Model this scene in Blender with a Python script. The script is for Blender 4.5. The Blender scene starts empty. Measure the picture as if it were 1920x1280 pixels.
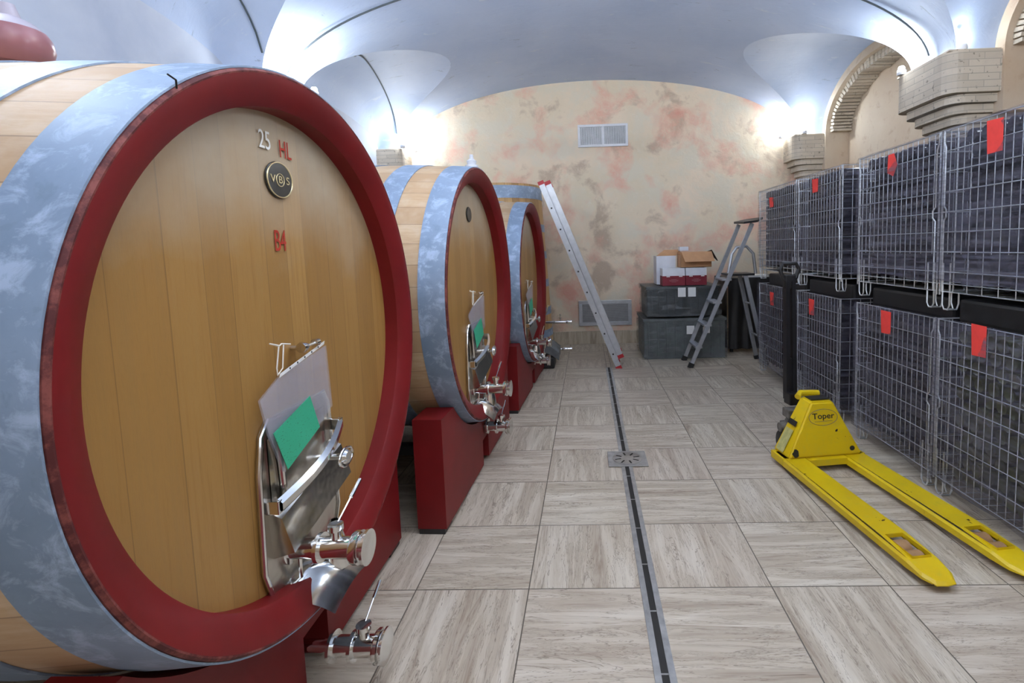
import bpy, bmesh, math, random
from mathutils import Vector, Matrix
PI = math.pi
random.seed(7)
S = bpy.context.scene
COL = S.collection

# ------------------------------------------------------------------ camera
H = 1.48
FPX, YAW, PITCH, ROLL, CX, CY = 927.443, math.radians(-1.70439), math.radians(4.88395), math.radians(-1.68854), 1075.0, 545.66
fw = Vector((math.sin(YAW) * math.cos(PITCH), math.cos(YAW) * math.cos(PITCH), -math.sin(PITCH)))
rt = Vector((math.cos(YAW), -math.sin(YAW), 0))
up = rt.cross(fw)
r2 = rt * math.cos(ROLL) + up * math.sin(ROLL)
u2 = -rt * math.sin(ROLL) + up * math.cos(ROLL)
cam = bpy.data.cameras.new('camera')
cam.sensor_width = 36
cam.lens = 36 * FPX / 1920
cam.shift_x = (960 - CX) / 1920
cam.shift_y = (CY - 640) / 1920
cam.clip_start = 0.05
co = bpy.data.objects.new('camera', cam)
COL.objects.link(co)
M = Matrix((r2, u2, -fw)).transposed().to_4x4()
M.translation = (0, 0, H)
co.matrix_world = M
S.camera = co

def at(px, py, ax, v):
    """point of the place seen at a photo pixel, on the plane x/y/z = v (used for measuring only)"""
    d = r2 * ((px - CX) / FPX) + u2 * ((CY - py) / FPX) + fw
    i = 'xyz'.index(ax)
    t = (v - (0, 0, H)[i]) / d[i]
    return Vector((0, 0, H)) + d * t

# ------------------------------------------------------------------ world, exposure
W = bpy.data.worlds.new('world')
S.world = W
W.use_nodes = True
W.node_tree.nodes['Background'].inputs[0].default_value = (0.80, 0.88, 1.0, 1)
W.node_tree.nodes['Background'].inputs[1].default_value = 0.55
S.view_settings.view_transform = 'Standard'
S.view_settings.look = 'None'
S.view_settings.gamma = 1
S.view_settings.use_curve_mapping = False
S.view_settings.exposure = 1.72
LAMP_W = 7.5
LAMP_COL = (0.90, 0.96, 1.0)
FILL_DOWN = 2.5
FILL_UP = 31.0
FILL_UP_COL = (0.98, 0.98, 1.0)
FILL_DOWN_COL = (1.0, 0.95, 0.87)

# ------------------------------------------------------------------ node helpers
def srgb(r, g, b):
    def f(c):
        c /= 255.0
        return c / 12.92 if c <= 0.04045 else ((c + 0.055) / 1.055) ** 2.4
    return (f(r), f(g), f(b), 1)

class NT:
    def __init__(s, name):
        s.m = bpy.data.materials.new(name)
        s.m.use_nodes = True
        s.t = s.m.node_tree
        s.b = s.t.nodes['Principled BSDF']
        s.out = s.t.nodes['Material Output']
    def n(s, ty, ins=None, **kw):
        nd = s.t.nodes.new(ty)
        for k, v in kw.items():
            setattr(nd, k, v)
        for k, v in (ins or {}).items():
            s.put(nd, k, v)
        return nd
    def put(s, nd, k, v):
        i = nd.inputs[k]
        if isinstance(v, bpy.types.NodeSocket):
            s.t.links.new(v, i)
        else:
            i.default_value = v
    def math(s, op, a, b=0.0, c=0.0):
        nd = s.n('ShaderNodeMath', operation=op)
        for k, v in enumerate((a, b, c)):
            s.put(nd, k, v)
        return nd.outputs[0]
    def obj(s):
        return s.n('ShaderNodeTexCoord').outputs['Object']
    def sep(s, v):
        return s.n('ShaderNodeSeparateXYZ', {0: v}).outputs
    def comb(s, x, y, z):
        return s.n('ShaderNodeCombineXYZ', {0: x, 1: y, 2: z}).outputs[0]
    def scale(s, v, sc, loc=(0, 0, 0)):
        return s.n('ShaderNodeMapping', {'Vector': v, 'Scale': sc, 'Location': loc}).outputs[0]
    def noise(s, v, sc=5.0, det=4.0, rough=0.55, dist=0.0):
        return s.n('ShaderNodeTexNoise', {'Vector': v, 'Scale': sc, 'Detail': det, 'Roughness': rough, 'Distortion': dist}).outputs[0]
    def ramp(s, f, stops, interp='LINEAR'):
        nd = s.n('ShaderNodeValToRGB', {0: f})
        cr = nd.color_ramp
        cr.interpolation = interp
        while len(cr.elements) < len(stops):
            cr.elements.new(0.5)
        for e, (p, c) in zip(cr.elements, stops):
            e.position = p
            e.color = c if len(c) == 4 else (*c, 1)
        return nd.outputs[0]
    def step(s, f, a, b):
        return s.n('ShaderNodeMapRange', {0: f, 1: a, 2: b, 3: 0.0, 4: 1.0}, clamp=True).outputs[0]
    def mix(s, f, a, b, mode='MIX'):
        nd = s.n('ShaderNodeMix', data_type='RGBA', blend_type=mode)
        s.put(nd, 0, f); s.put(nd, 6, a); s.put(nd, 7, b)
        return nd.outputs[2]
    def bump(s, h, st=0.3, d=0.01):
        nd = s.n('ShaderNodeBump', {'Height': h, 'Strength': st, 'Distance': d})
        s.put(s.b, 'Normal', nd.outputs[0])
    def fin(s, col=None, rough=None, metal=None, **kw):
        if col is not None: s.put(s.b, 'Base Color', col)
        if rough is not None: s.put(s.b, 'Roughness', rough)
        if metal is not None: s.put(s.b, 'Metallic', metal)
        for k, v in kw.items(): s.put(s.b, k.replace('_', ' '), v)
        return s.m

def simple(name, col, rough=0.5, metal=0.0, var=0.12, sc=12.0, **kw):
    t = NT(name)
    nz = t.noise(t.obj(), sc)
    dark = tuple(c * (1 - var) for c in col[:3]) + (1,)
    lite = tuple(min(1, c * (1 + var)) for c in col[:3]) + (1,)
    return t.fin(t.mix(t.step(nz, .3, .7), dark, lite), rough, metal, **kw)

MT = {}
def build_materials():
    # red paint with small scuffs
    t = NT('red_paint'); o = t.obj(); n1 = t.noise(o, 3.0, 5); n2 = t.noise(o, 26.0, 6, .7)
    c = t.mix(t.step(n1, .3, .7), srgb(100, 11, 13), srgb(122, 17, 20))
    c = t.mix(t.step(n2, .70, .76), c, srgb(95, 35, 30))
    MT['red'] = t.fin(c, 0.52, 0, Specular_IOR_Level=0.35)
    # worn rim edge
    t = NT('rim_edge'); o = t.obj(); n2 = t.noise(o, 18.0, 6, .7)
    MT['rim_edge'] = t.fin(t.mix(t.step(n2, .45, .6), srgb(75, 18, 18), srgb(125, 62, 55)), 0.7)
    # head boards (vertical staves along local z, divided in local y)
    t = NT('head_boards'); o = t.obj(); x, y, z = t.sep(o)
    k = t.math('FLOOR', t.math('DIVIDE', t.math('ADD', y, t.math('MULTIPLY', t.math('SINE', t.math('MULTIPLY', y, 19.0)), .018)), 0.118))
    wn = t.n('ShaderNodeTexWhiteNoise', {'Vector': t.comb(k, 3.0, 1.0)}).outputs[0]
    fr = t.math('FRACT', t.math('DIVIDE', t.math('ADD', y, t.math('MULTIPLY', t.math('SINE', t.math('MULTIPLY', y, 19.0)), .018)), 0.118))
    grain = t.noise(t.scale(o, (1, 14, .55)), 6.0, 6, .6, .3)
    fine = t.noise(t.scale(o, (1, 60, 4)), 9.0, 3, .6)
    base = t.mix(wn, srgb(142, 104, 52), srgb(172, 132, 74))
    base = t.mix(t.step(grain, .35, .7), base, srgb(158, 116, 58))
    base = t.mix(t.math('MULTIPLY', t.step(grain, .55, .75), .45), base, srgb(128, 92, 46))
    base = t.mix(t.math('MULTIPLY', t.step(fine, .5, .8), .25), base, srgb(120, 88, 48))
    edge = t.math('MULTIPLY', t.step(fr, .965, .99), .5)
    base = t.mix(edge, base, srgb(92, 64, 34))
    tint = t.step(t.math('ADD', z, t.math('MULTIPLY', t.noise(o, 4.0, 5), .5)), .50, 1.0)   # paler and greyer towards the top of the boards
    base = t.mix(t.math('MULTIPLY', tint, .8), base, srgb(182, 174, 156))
    t.bump(t.math('ADD', t.math('MULTIPLY', wn, .5), t.math('MULTIPLY', fine, .08)), .35, .008)
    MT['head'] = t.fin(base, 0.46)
    # side staves (around local x axis)
    t = NT('stave_oak'); o = t.obj(); x, y, z = t.sep(o)
    an = t.math('DIVIDE', t.math('ARCTAN2', z, y), 2 * PI / 46)
    k = t.math('FLOOR', an); fr = t.math('FRACT', an)
    wn = t.n('ShaderNodeTexWhiteNoise', {'Vector': t.comb(k, 7.0, 2.0)}).outputs[0]
    grain = t.noise(t.scale(o, (1.2, 9, 9)), 6.0, 6, .65, .4)
    base = t.mix(wn, srgb(168, 136, 102), srgb(200, 172, 138))
    base = t.mix(t.step(grain, .3, .75), base, srgb(176, 144, 106))
    base = t.mix(t.math('MULTIPLY', t.step(t.noise(o, 7.0, 5), .52, .7), .35), base, srgb(206, 190, 166))
    base = t.mix(t.math('MULTIPLY', t.step(t.math('ABSOLUTE', t.math('SUBTRACT', fr, .5)), .475, .497), .6), base, srgb(92, 68, 48))
    t.bump(t.math('ADD', wn, t.math('MULTIPLY', grain, .4)), .3, .006)
    MT['stave'] = t.fin(base, 0.62)
    # upright vat staves
    t = NT('vat_oak'); o = t.obj(); x, y, z = t.sep(o)
    an = t.math('DIVIDE', t.math('ARCTAN2', y, x), 2 * PI / 40)
    wn = t.n('ShaderNodeTexWhiteNoise', {'Vector': t.comb(t.math('FLOOR', an), 7.0, 2.0)}).outputs[0]
    grain = t.noise(t.scale(o, (9, 9, 1.0)), 6.0, 6, .65, .4)
    base = t.mix(wn, srgb(168, 130, 84), srgb(204, 164, 110))
    base = t.mix(t.math('MULTIPLY', t.step(grain, .4, .7), .4), base, srgb(140, 104, 66))
    fr = t.math('FRACT', an)
    base = t.mix(t.math('MULTIPLY', t.step(fr, .94, .98), .6), base, srgb(80, 58, 40))
    MT['vat'] = t.fin(base, 0.6)
    # galvanised steel
    t = NT('galvanised_steel'); o = t.obj(); n1 = t.noise(o, 2.4, 6, .6); n2 = t.noise(o, 13.0, 7, .7, .6)
    c = t.mix(t.step(n1, .35, .65), srgb(120, 138, 158), srgb(142, 160, 182))
    c = t.mix(t.math('MULTIPLY', t.step(n2, .50, .64), .8), c, srgb(172, 188, 210))
    c = t.mix(t.math('MULTIPLY', t.step(n2, .42, .34), .5), c, srgb(116, 134, 150))
    MT['galv'] = t.fin(c, t.math('ADD', t.math('MULTIPLY', n2, .25), .42), 0.25)
    # chrome, brushed steel, wire
    MT['chrome'] = simple('polished_steel', (.74, .74, .73, 1), .12, 1.0, .04)
    t = NT('pressed_steel'); o = t.obj(); n1 = t.noise(o, 7.0, 3)
    t.bump(n1, .25, .02); MT['plate'] = t.fin(srgb(190, 186, 178), .24, 1.0)
    MT['steel'] = simple('brushed_steel', (.48, .48, .47, 1), .34, .9, .12, 30)
    MT['drainsteel'] = simple('drain_steel', (.40, .40, .39, 1), .42, .65, .18, 20)
    MT['wire'] = simple('zinc_wire', (.66, .69, .71, 1), .34, .75, .12, 30)
    MT['alu'] = simple('aluminium', (.46, .48, .51, 1), .40, .7, .10, 14)
    MT['darksteel'] = simple('grey_cast_steel', srgb(112, 108, 102), .5, .4, .3, 30)
    MT['black'] = simple('black_plastic', (.012, .012, .013, 1), .45, 0, .3)
    MT['blackpaint'] = simple('black_enamel', (.010, .010, .012, 1), .35, 0, .3)
    MT['darkbox'] = simple('dark_crate_plastic', (.035, .042, .045, 1), .45, 0, .3)
    MT['greycrate'] = simple('grey_crate_plastic', (.10, .115, .115, 1), .5, 0, .25)
    MT['white'] = simple('white_paint', srgb(214, 216, 222), .5, 0, .05)
    MT['paper'] = simple('white_paper', srgb(225, 225, 222), .7, 0, .04)
    MT['redcap'] = simple('red_rubber', srgb(170, 36, 42), .5, 0, .1)
    MT['redpaper'] = simple('red_paper', srgb(226, 62, 54), .7, 0, .06, 30)
    MT['ink'] = simple('black_ink', (.015, .014, .012, 1), .6)
    MT['redink'] = simple('red_ink', srgb(168, 44, 24), .6, 0, .25, 60)
    MT['brass'] = simple('pale_brass', srgb(205, 190, 150), .32, .8, .1)
    MT['badge'] = simple('black_badge', (.022, .022, .02, 1), .28, .2, .3, 40)
    MT['brown'] = simple('brown_card', srgb(186, 140, 100), .75, 0, .08)
    MT['burg'] = simple('burgundy_print', srgb(122, 26, 42), .55, 0, .08)
    MT['ceramic'] = simple('rose_ceramic', srgb(156, 104, 106), .28, 0, .18, 4)
    MT['ceramic_top'] = simple('pale_ceramic', srgb(186, 176, 184), .25, 0, .06, 4)
    MT['rubbergrey'] = simple('grey_rubber', srgb(98, 96, 102), .6, 0, .1)
    MT['polyroll'] = simple('brown_polyurethane', srgb(158, 122, 84), .6, 0, .15)
    MT['cloth'] = simple('grey_tarpaulin', srgb(96, 98, 98), .6, 0, .3, 9)
    MT['string'] = simple('white_string', srgb(225, 222, 212), .7, 0, .05)
    MT['cablegrey'] = simple('dark_cable', srgb(70, 80, 86), .5, 0, .1)
    # green card with faint writing
    t = NT('green_card'); o = t.obj()
    n1 = t.noise(t.scale(o, (8, 26, 90)), 3.0, 4, .7)
    c = t.mix(t.step(n1, .60, .66), srgb(52, 168, 128), srgb(30, 110, 84))
    MT['green'] = t.fin(c, .55)
    # clear pocket film
    t = NT('clear_pocket'); o = t.obj(); n1 = t.noise(o, 9.0, 3)
    t.bump(n1, .4, .03)
    tr = t.n('ShaderNodeBsdfTransparent', {0: (.93, .93, .95, 1)}).outputs[0]
    mx = t.n('ShaderNodeMixShader', {0: .30})
    t.t.links.new(tr, mx.inputs[1]); t.t.links.new(t.b.outputs[0], mx.inputs[2]); t.t.links.new(mx.outputs[0], t.out.inputs[0])
    MT['pocket'] = t.fin(srgb(205, 205, 215), .18)
    # stretch film: streaky clear plastic
    t = NT('stretch_film'); o = t.obj(); x, y, z = t.sep(o)
    v = t.comb(t.math('MULTIPLY', x, 1.0), t.math('ADD', t.math('MULTIPLY', y, 1.0), t.math('MULTIPLY', z, .9)), t.math('MULTIPLY', z, 26.0))
    n1 = t.noise(v, 1.6, 6, .7, .5)
    n2 = t.noise(o, 3.0, 4, .6, .8)
    t.bump(t.math('ADD', n1, n2), .6, .02)
    f = t.math('ADD', t.math('MULTIPLY', t.step(n1, .44, .70), .50), t.math('MULTIPLY', t.step(n2, .38, .75), .22))
    tr = t.n('ShaderNodeBsdfTransparent', {0: (.95, .95, .96, 1)}).outputs[0]
    mx = t.n('ShaderNodeMixShader', {0: t.math('ADD', f, .10)})
    t.t.links.new(tr, mx.inputs[1]); t.t.links.new(t.b.outputs[0], mx.inputs[2]); t.t.links.new(mx.outputs[0], t.out.inputs[0])
    MT['film'] = t.fin(srgb(112, 112, 128), .20)
    t = NT('pale_stretch_film'); o = t.obj()
    n1 = t.noise(t.scale(o, (1, 1, 5)), 3.0, 6, .7, 1.2)
    t.bump(n1, .8, .03)
    tr = t.n('ShaderNodeBsdfTransparent', {0: (.95, .96, .96, 1)}).outputs[0]
    mx = t.n('ShaderNodeMixShader', {0: t.math('ADD', t.math('MULTIPLY', t.step(n1, .48, .72), .55), .06)})
    t.t.links.new(tr, mx.inputs[1]); t.t.links.new(t.b.outputs[0], mx.inputs[2]); t.t.links.new(mx.outputs[0], t.out.inputs[0])
    MT['film_pale'] = t.fin(srgb(150, 154, 156), .2)
    MT['paleyellow'] = simple('worn_yellow_label', srgb(176, 170, 110), .5, 0, .2, 30)
    # dark bottle glass (two tints)
    MT['bottle'] = simple('dark_bottle_glass', (.009, .008, .013, 1), .22, 0, .4, 16, Specular_IOR_Level=.5)
    MT['bottle_green'] = simple('olive_bottle_glass', (.045, .05, .018, 1), .22, 0, .4, 16)
    # yellow enamel with chips
    t = NT('yellow_enamel'); o = t.obj(); n1 = t.noise(o, 14.0, 4, .6, .6); n2 = t.noise(o, 2.0, 4)
    c = t.mix(t.step(n2, .3, .7), srgb(206, 172, 6), srgb(220, 190, 14))
    c = t.mix(t.math('MULTIPLY', t.step(t.noise(o, 30.0, 4), .5, .7), .3), c, srgb(190, 176, 60))
    c = t.mix(t.step(n1, .695, .705), c, srgb(70, 44, 22))
    MT['yellow'] = t.fin(c, .42)
    # plaster of the walls
    t = NT('mottled_plaster'); o = t.obj()
    big = t.noise(o, .9, 5, .6, .5); mid = t.noise(o, 2.2, 6, .6, .35); blob = t.noise(t.scale(o, (1, 1, 1), (3.1, 1.2, 5.2)), 1.9, 3, .5, .25)
    hi = t.noise(o, 14.0, 6, .65, .5)
    c = t.mix(t.step(big, .35, .65), srgb(218, 204, 178), srgb(232, 212, 188))
    c = t.mix(t.math('MULTIPLY', t.step(mid, .5, .62), .6), c, srgb(214, 208, 190))
    c = t.mix(t.math('MULTIPLY', t.step(mid, .46, .36), .7), c, srgb(178, 156, 136))
    c = t.mix(t.math('MULTIPLY', t.math('MULTIPLY', t.step(blob, .52, .62), t.step(hi, .2, .6)), .7), c, srgb(226, 172, 150))
    c = t.mix(t.math('MULTIPLY', t.step(blob, .64, .72), .5), c, srgb(220, 140, 122))
    c = t.mix(t.math('MULTIPLY', t.step(hi, .58, .7), .3), c, srgb(228, 220, 206))
    t.bump(t.math('ADD', hi, mid), .25, .02)
    MT['plaster'] = t.fin(c, .85)
    # warmer plaster of the right wall niches
    t = NT('ochre_plaster'); o = t.obj()
    big = t.noise(o, .9, 5, .6, .5); hi = t.noise(o, 7.0, 6, .65, .5)
    c = t.mix(t.step(big, .35, .65), srgb(196, 172, 146), srgb(208, 192, 170))
    c = t.mix(t.math('MULTIPLY', t.step(hi, .55, .7), .4), c, srgb(160, 122, 96))
    t.bump(hi, .25, .02)
    MT['ochre'] = t.fin(c, .85)
    # bluish polished plaster of the vault
    t = NT('vault_plaster'); o = t.obj()
    big = t.noise(o, .8, 5, .6, .4); mid = t.noise(o, 4.0, 6, .6, .6)
    st = t.noise(t.scale(o, (1.2, 5.0, 1.0)), 2.3, 6, .7, 1.0)
    c = t.mix(t.step(big, .3, .7), srgb(166, 184, 214), srgb(188, 202, 226))
    c = t.mix(t.math('MULTIPLY', t.step(mid, .35, .7), .3), c, srgb(190, 200, 222))
    c = t.mix(t.math('MULTIPLY', t.step(st, .63, .67), .55), c, srgb(206, 214, 224))
    c = t.mix(t.math('MULTIPLY', t.step(st, .36, .33), .5), c, srgb(118, 128, 146))
    t.bump(t.math('ADD', mid, st), .2, .015)
    MT['vault'] = t.fin(c, .62)
    t = NT('pale_plaster'); o = t.obj(); n1 = t.noise(o, 2.0, 6, .6, .4)
    MT['pale'] = t.fin(t.mix(t.step(n1, .35, .65), srgb(172, 180, 196), srgb(188, 194, 206)), .8)
    # weathered brick
    t = NT('weathered_brick'); o = t.obj(); x, y, z = t.sep(o)
    br = t.n('ShaderNodeTexBrick', {'Vector': t.comb(t.math('ADD', x, y), z, 0.0), 'Color1': srgb(208, 196, 178), 'Color2': srgb(190, 178, 160), 'Mortar': srgb(170, 162, 148), 'Scale': 1.0, 'Mortar Size': .0035, 'Brick Width': .25, 'Row Height': .055, 'Bias': 0.0})
    n1 = t.noise(o, 9.0, 6, .7); n2 = t.noise(o, 26.0, 3, .5)
    c = t.mix(t.math('MULTIPLY', t.step(n1, .45, .7), .5), br.outputs[0], srgb(190, 178, 164))
    c = t.mix(t.math('MULTIPLY', t.step(n2, .64, .70), .6), c, srgb(92, 84, 76))
    t.bump(t.math('ADD', br.outputs[1], t.math('MULTIPLY', n1, -.8)), -.5, .012)
    MT['brick'] = t.fin(c, .85)
    # travertine floor tiles
    t = NT('travertine_tiles'); o = t.obj(); x, y, z = t.sep(o)
    right = t.math('GREATER_THAN', x, .231)
    xs = t.math('ADD', t.math('MULTIPLY', t.math('SUBTRACT', 1.0, right), t.math('DIVIDE', t.math('ADD', x, .294), .5)),
                t.math('MULTIPLY', right, t.math('ADD', t.math('DIVIDE', t.math('SUBTRACT', x, .26), .5), 2.0)))
    ys = t.math('DIVIDE', t.math('SUBTRACT', 4.044, y), .5)
    cx_, rw = t.math('FLOOR', xs), t.math('FLOOR', ys)
    par = t.math('ABSOLUTE', t.math('MODULO', t.math('ADD', t.math('ADD', cx_, rw), 100.0), 2.0))
    par = t.math('GREATER_THAN', par, .5)                      # 1: veins run along y
    wn = t.n('ShaderNodeTexWhiteNoise', {'Vector': t.comb(cx_, rw, 0.0)})
    rx, ry, rz = t.sep(wn.outputs[1])
    av = t.math('ADD', t.math('MULTIPLY', x, par), t.math('MULTIPLY', y, t.math('SUBTRACT', 1.0, par)))   # across the veins
    al = t.math('ADD', t.math('MULTIPLY', y, par), t.math('MULTIPLY', x, t.math('SUBTRACT', 1.0, par)))
    v = t.comb(t.math('ADD', t.math('MULTIPLY', av, 10.0), t.math('MULTIPLY', rx, 40.0)), t.math('ADD', t.math('MULTIPLY', al, .9), t.math('MULTIPLY', ry, 40.0)), 0.0)
    n1 = t.noise(v, 1.6, 7, .68, .7); n2 = t.noise(v, 5.0, 5, .6, .5)
    c = t.ramp(n1, [(.30, srgb(136, 118, 98)), (.40, srgb(170, 157, 138)), (.52, srgb(188, 177, 158)), (.66, srgb(206, 197, 180))])
    c = t.mix(t.math('MULTIPLY', rz, .30), c, srgb(186, 168, 154))
    c = t.mix(t.math('MULTIPLY', t.step(n2, .60, .72), .45), c, srgb(126, 110, 96))
    n3 = t.noise(v, 1.1, 5, .7, 1.2)
    c = t.mix(t.math('MULTIPLY', t.step(t.math('ABSOLUTE', t.math('SUBTRACT', n3, .5)), .010, .002), .6), c, srgb(96, 80, 66))
    c = t.mix(t.math('MULTIPLY', t.step(t.math('ABSOLUTE', t.math('SUBTRACT', n1, .47)), .010, .002), .45), c, srgb(112, 96, 80))
    fx, fy = t.math('FRACT', xs), t.math('FRACT', ys)
    g = t.math('MAXIMUM', t.math('ABSOLUTE', t.math('SUBTRACT', fx, .5)), t.math('ABSOLUTE', t.math('SUBTRACT', fy, .5)))
    gm = t.step(g, .4935, .4965)
    c = t.mix(gm, c, srgb(92, 84, 74))
    t.bump(t.math('SUBTRACT', t.math('MULTIPLY', n2, .15), gm), .3, .003)
    MT['floor'] = t.fin(c, t.math('ADD', t.math('MULTIPLY', n1, .3), .30))
    t = NT('travertine_skirting'); o = t.obj()
    n1 = t.noise(t.scale(o, (9, 1, 1.2)), 1.6, 6, .68, .6)
    MT['skirt'] = t.fin(t.ramp(n1, [(.3, srgb(140, 124, 104)), (.5, srgb(184, 170, 148)), (.7, srgb(200, 190, 172))]), .45)
    # lamp
    t = NT('lamp_glow'); t.fin((1, 1, 1, 1), .5, 0, Emission_Color=(.86, .95, 1, 1), Emission_Strength=26.0); MT['glow'] = t.m
    t = NT('fill_glow'); t.fin((1, 1, 1, 1), .5, 0, Emission_Color=(1, .98, .94, 1), Emission_Strength=4.0); MT['glow_fill'] = t.m
build_materials()

# ------------------------------------------------------------------ mesh helpers
def bm_new(): return bmesh.new()
def xf(bm, vs, mat):
    bmesh.ops.transform(bm, matrix=mat, verts=vs)
def box(bm, lo, hi, bev=0.0, seg=2, mat=None, smooth=False):
    r = bmesh.ops.create_cube(bm, size=1.0)
    vs = r['verts']
    c = [(a + b) / 2 for a, b in zip(lo, hi)]; s = [abs(b - a) for a, b in zip(lo, hi)]
    xf(bm, vs, Matrix.Translation(c) @ Matrix.Diagonal((*s, 1)))
    if bev > 0:
        es = list({e for v in vs for e in v.link_edges})
        n = bmesh.ops.bevel(bm, geom=es, offset=bev, segments=seg, affect='EDGES', profile=.6)
        vs = list({v for f in n['faces'] for v in f.verts} | {v for v in vs if v.is_valid})
    if mat is not None: xf(bm, vs, mat)
    return vs
def frame_of(d):
    d = d.normalized()
    a = Vector((0, 0, 1)) if abs(d.z) < .9 else Vector((1, 0, 0))
    u = d.cross(a).normalized()
    return u, d.cross(u).normalized()
def tube(bm, pts, r, seg=10, caps=True, smooth=True, closed=False):
    pts = [Vector(p) for p in pts]
    rs = r if isinstance(r, (list, tuple)) else [r] * len(pts)
    rings = []; n = len(pts); u = None
    for i, p in enumerate(pts):
        if closed: d = (pts[(i + 1) % n] - pts[i - 1])
        else: d = pts[min(i + 1, n - 1)] - pts[max(i - 1, 0)]
        d.normalize()
        if u is None: u, w = frame_of(d)
        else:
            u = (u - d * u.dot(d))
            u = u.normalized() if u.length > 1e-6 else frame_of(d)[0]
            w = d.cross(u)
        rings.append([bm.verts.new(p + (u * math.cos(2 * PI * k / seg) + w * math.sin(2 * PI * k / seg)) * rs[i]) for k in range(seg)])
    m = n if closed else n - 1
    for i in range(m):
        a, b = rings[i], rings[(i + 1) % n]
        for k in range(seg):
            f = bm.faces.new((a[k], a[(k + 1) % seg], b[(k + 1) % seg], b[k])); f.smooth = smooth
    if caps and not closed:
        bm.faces.new(rings[0][::-1]); bm.faces.new(rings[-1])
def lathe(bm, prof, seg=48, axis='z', c=(0, 0, 0), smooth=True, arc=None):
    """prof: list of (radius, height along axis)"""
    rings = []; c = Vector(c)
    for r, h in prof:
        ring = []
        for k in range(seg):
            a = 2 * PI * k / seg
            if axis == 'z': p = Vector((r * math.cos(a), r * math.sin(a), h))
            elif axis == 'x': p = Vector((h, r * math.cos(a), r * math.sin(a)))
            else: p = Vector((r * math.sin(a), h, r * math.cos(a)))
            ring.append(p + c)
        rings.append(ring)
    vr = []
    for (r, h), ring in zip(prof, rings):
        if r < 1e-6: vr.append([bm.verts.new(ring[0])] * seg)
        else: vr.append([bm.verts.new(p) for p in ring])
    for a, b in zip(vr[:-1], vr[1:]):
        for k in range(seg):
            q = []
            for v in (a[k], a[(k + 1) % seg], b[(k + 1) % seg], b[k]):
                if v not in q: q.append(v)
            if len(q) > 2:
                f = bm.faces.new(q); f.smooth = smooth
def prism(bm, poly, vec, smooth=False, center_fan=False):
    """poly: list of 3-D points, extruded by vec (closed solid)"""
    vec = Vector(vec); n = len(poly)
    a = [bm.verts.new(Vector(p)) for p in poly]; b = [bm.verts.new(Vector(p) + vec) for p in poly]
    for i in range(n):
        f = bm.faces.new((a[i], a[(i + 1) % n], b[(i + 1) % n], b[i])); f.smooth = smooth
    bm.faces.new(a[::-1]); bm.faces.new(b)
    return a + b
def grid(bm, P, smooth=True):
    V = [[bm.verts.new(p) for p in row] for row in P]
    for i in range(len(V) - 1):
        for j in range(len(V[0]) - 1):
            f = bm.faces.new((V[i][j], V[i][j + 1], V[i + 1][j + 1], V[i + 1][j])); f.smooth = smooth
def sharp(bm, ang=35):
    bm.normal_update()
    for e in bm.edges:
        if len(e.link_faces) == 2 and e.link_faces[0].normal.angle(e.link_faces[1].normal, 0) > math.radians(ang): e.smooth = False
def part(name, bm, mat, parent=None, loc=(0, 0, 0), rot=None, recalc=True, label=None):
    if recalc: bmesh.ops.recalc_face_normals(bm, faces=bm.faces)
    sharp(bm)
    me = bpy.data.meshes.new(name); bm.to_mesh(me); bm.free()
    me.materials.append(MT[mat] if isinstance(mat, str) else mat)
    o = bpy.data.objects.new(name, me); COL.objects.link(o)
    o.location = loc
    if rot: o.rotation_euler = rot
    if parent is not None: o.parent = parent
    if label: o['label'] = label
    return o
def thing(name, label, cat, loc=(0, 0, 0), rz=0.0, group=None):
    o = bpy.data.objects.new(name, None); COL.objects.link(o)
    o.empty_display_size = .1
    o.location = loc; o.rotation_euler = (0, 0, rz)
    o['label'] = label; o['category'] = cat
    if group: o['group'] = group
    return o
def tag(o, label, cat, group=None, kind=None):
    o['label'] = label; o['category'] = cat
    if group: o['group'] = group
    if kind: o['kind'] = kind
    return o
def struct(name, bm, mat, recalc=True):
    o = part(name, bm, mat, recalc=recalc); o['kind'] = 'structure'; return o
def copy_tree(o, parent=None):
    c = o.copy(); COL.objects.link(c)
    if parent is not None: c.parent = parent
    for ch in list(o.children): copy_tree(ch, c)
    return c
def text_mesh(name, s, size, mat, parent, loc, mtx, extrude=.0008, align='CENTER', sx=1.0, bold=0.0):
    cu = bpy.data.curves.new(name, 'FONT'); cu.body = s; cu.size = size; cu.extrude = extrude
    cu.align_x = align; cu.align_y = 'CENTER'; cu.offset = bold
    tmp = bpy.data.objects.new(name + '_tmp', cu); COL.objects.link(tmp)
    dg = bpy.context.evaluated_depsgraph_get()
    me = bpy.data.meshes.new_from_object(tmp.evaluated_get(dg))
    bpy.data.objects.remove(tmp)
    me.transform(Matrix.Translation(loc) @ mtx @ Matrix.Diagonal((sx, 1, 1, 1)))
    me.materials.clear(); me.materials.append(MT[mat])
    o = bpy.data.objects.new(name, me); COL.objects.link(o); o.parent = parent
    return o
# text standing in the plane x = const facing +x (reads along +y, up +z)
FACE_X = Matrix(((0, 0, 1, 0), (1, 0, 0, 0), (0, 1, 0, 0), (0, 0, 0, 1)))

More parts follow.
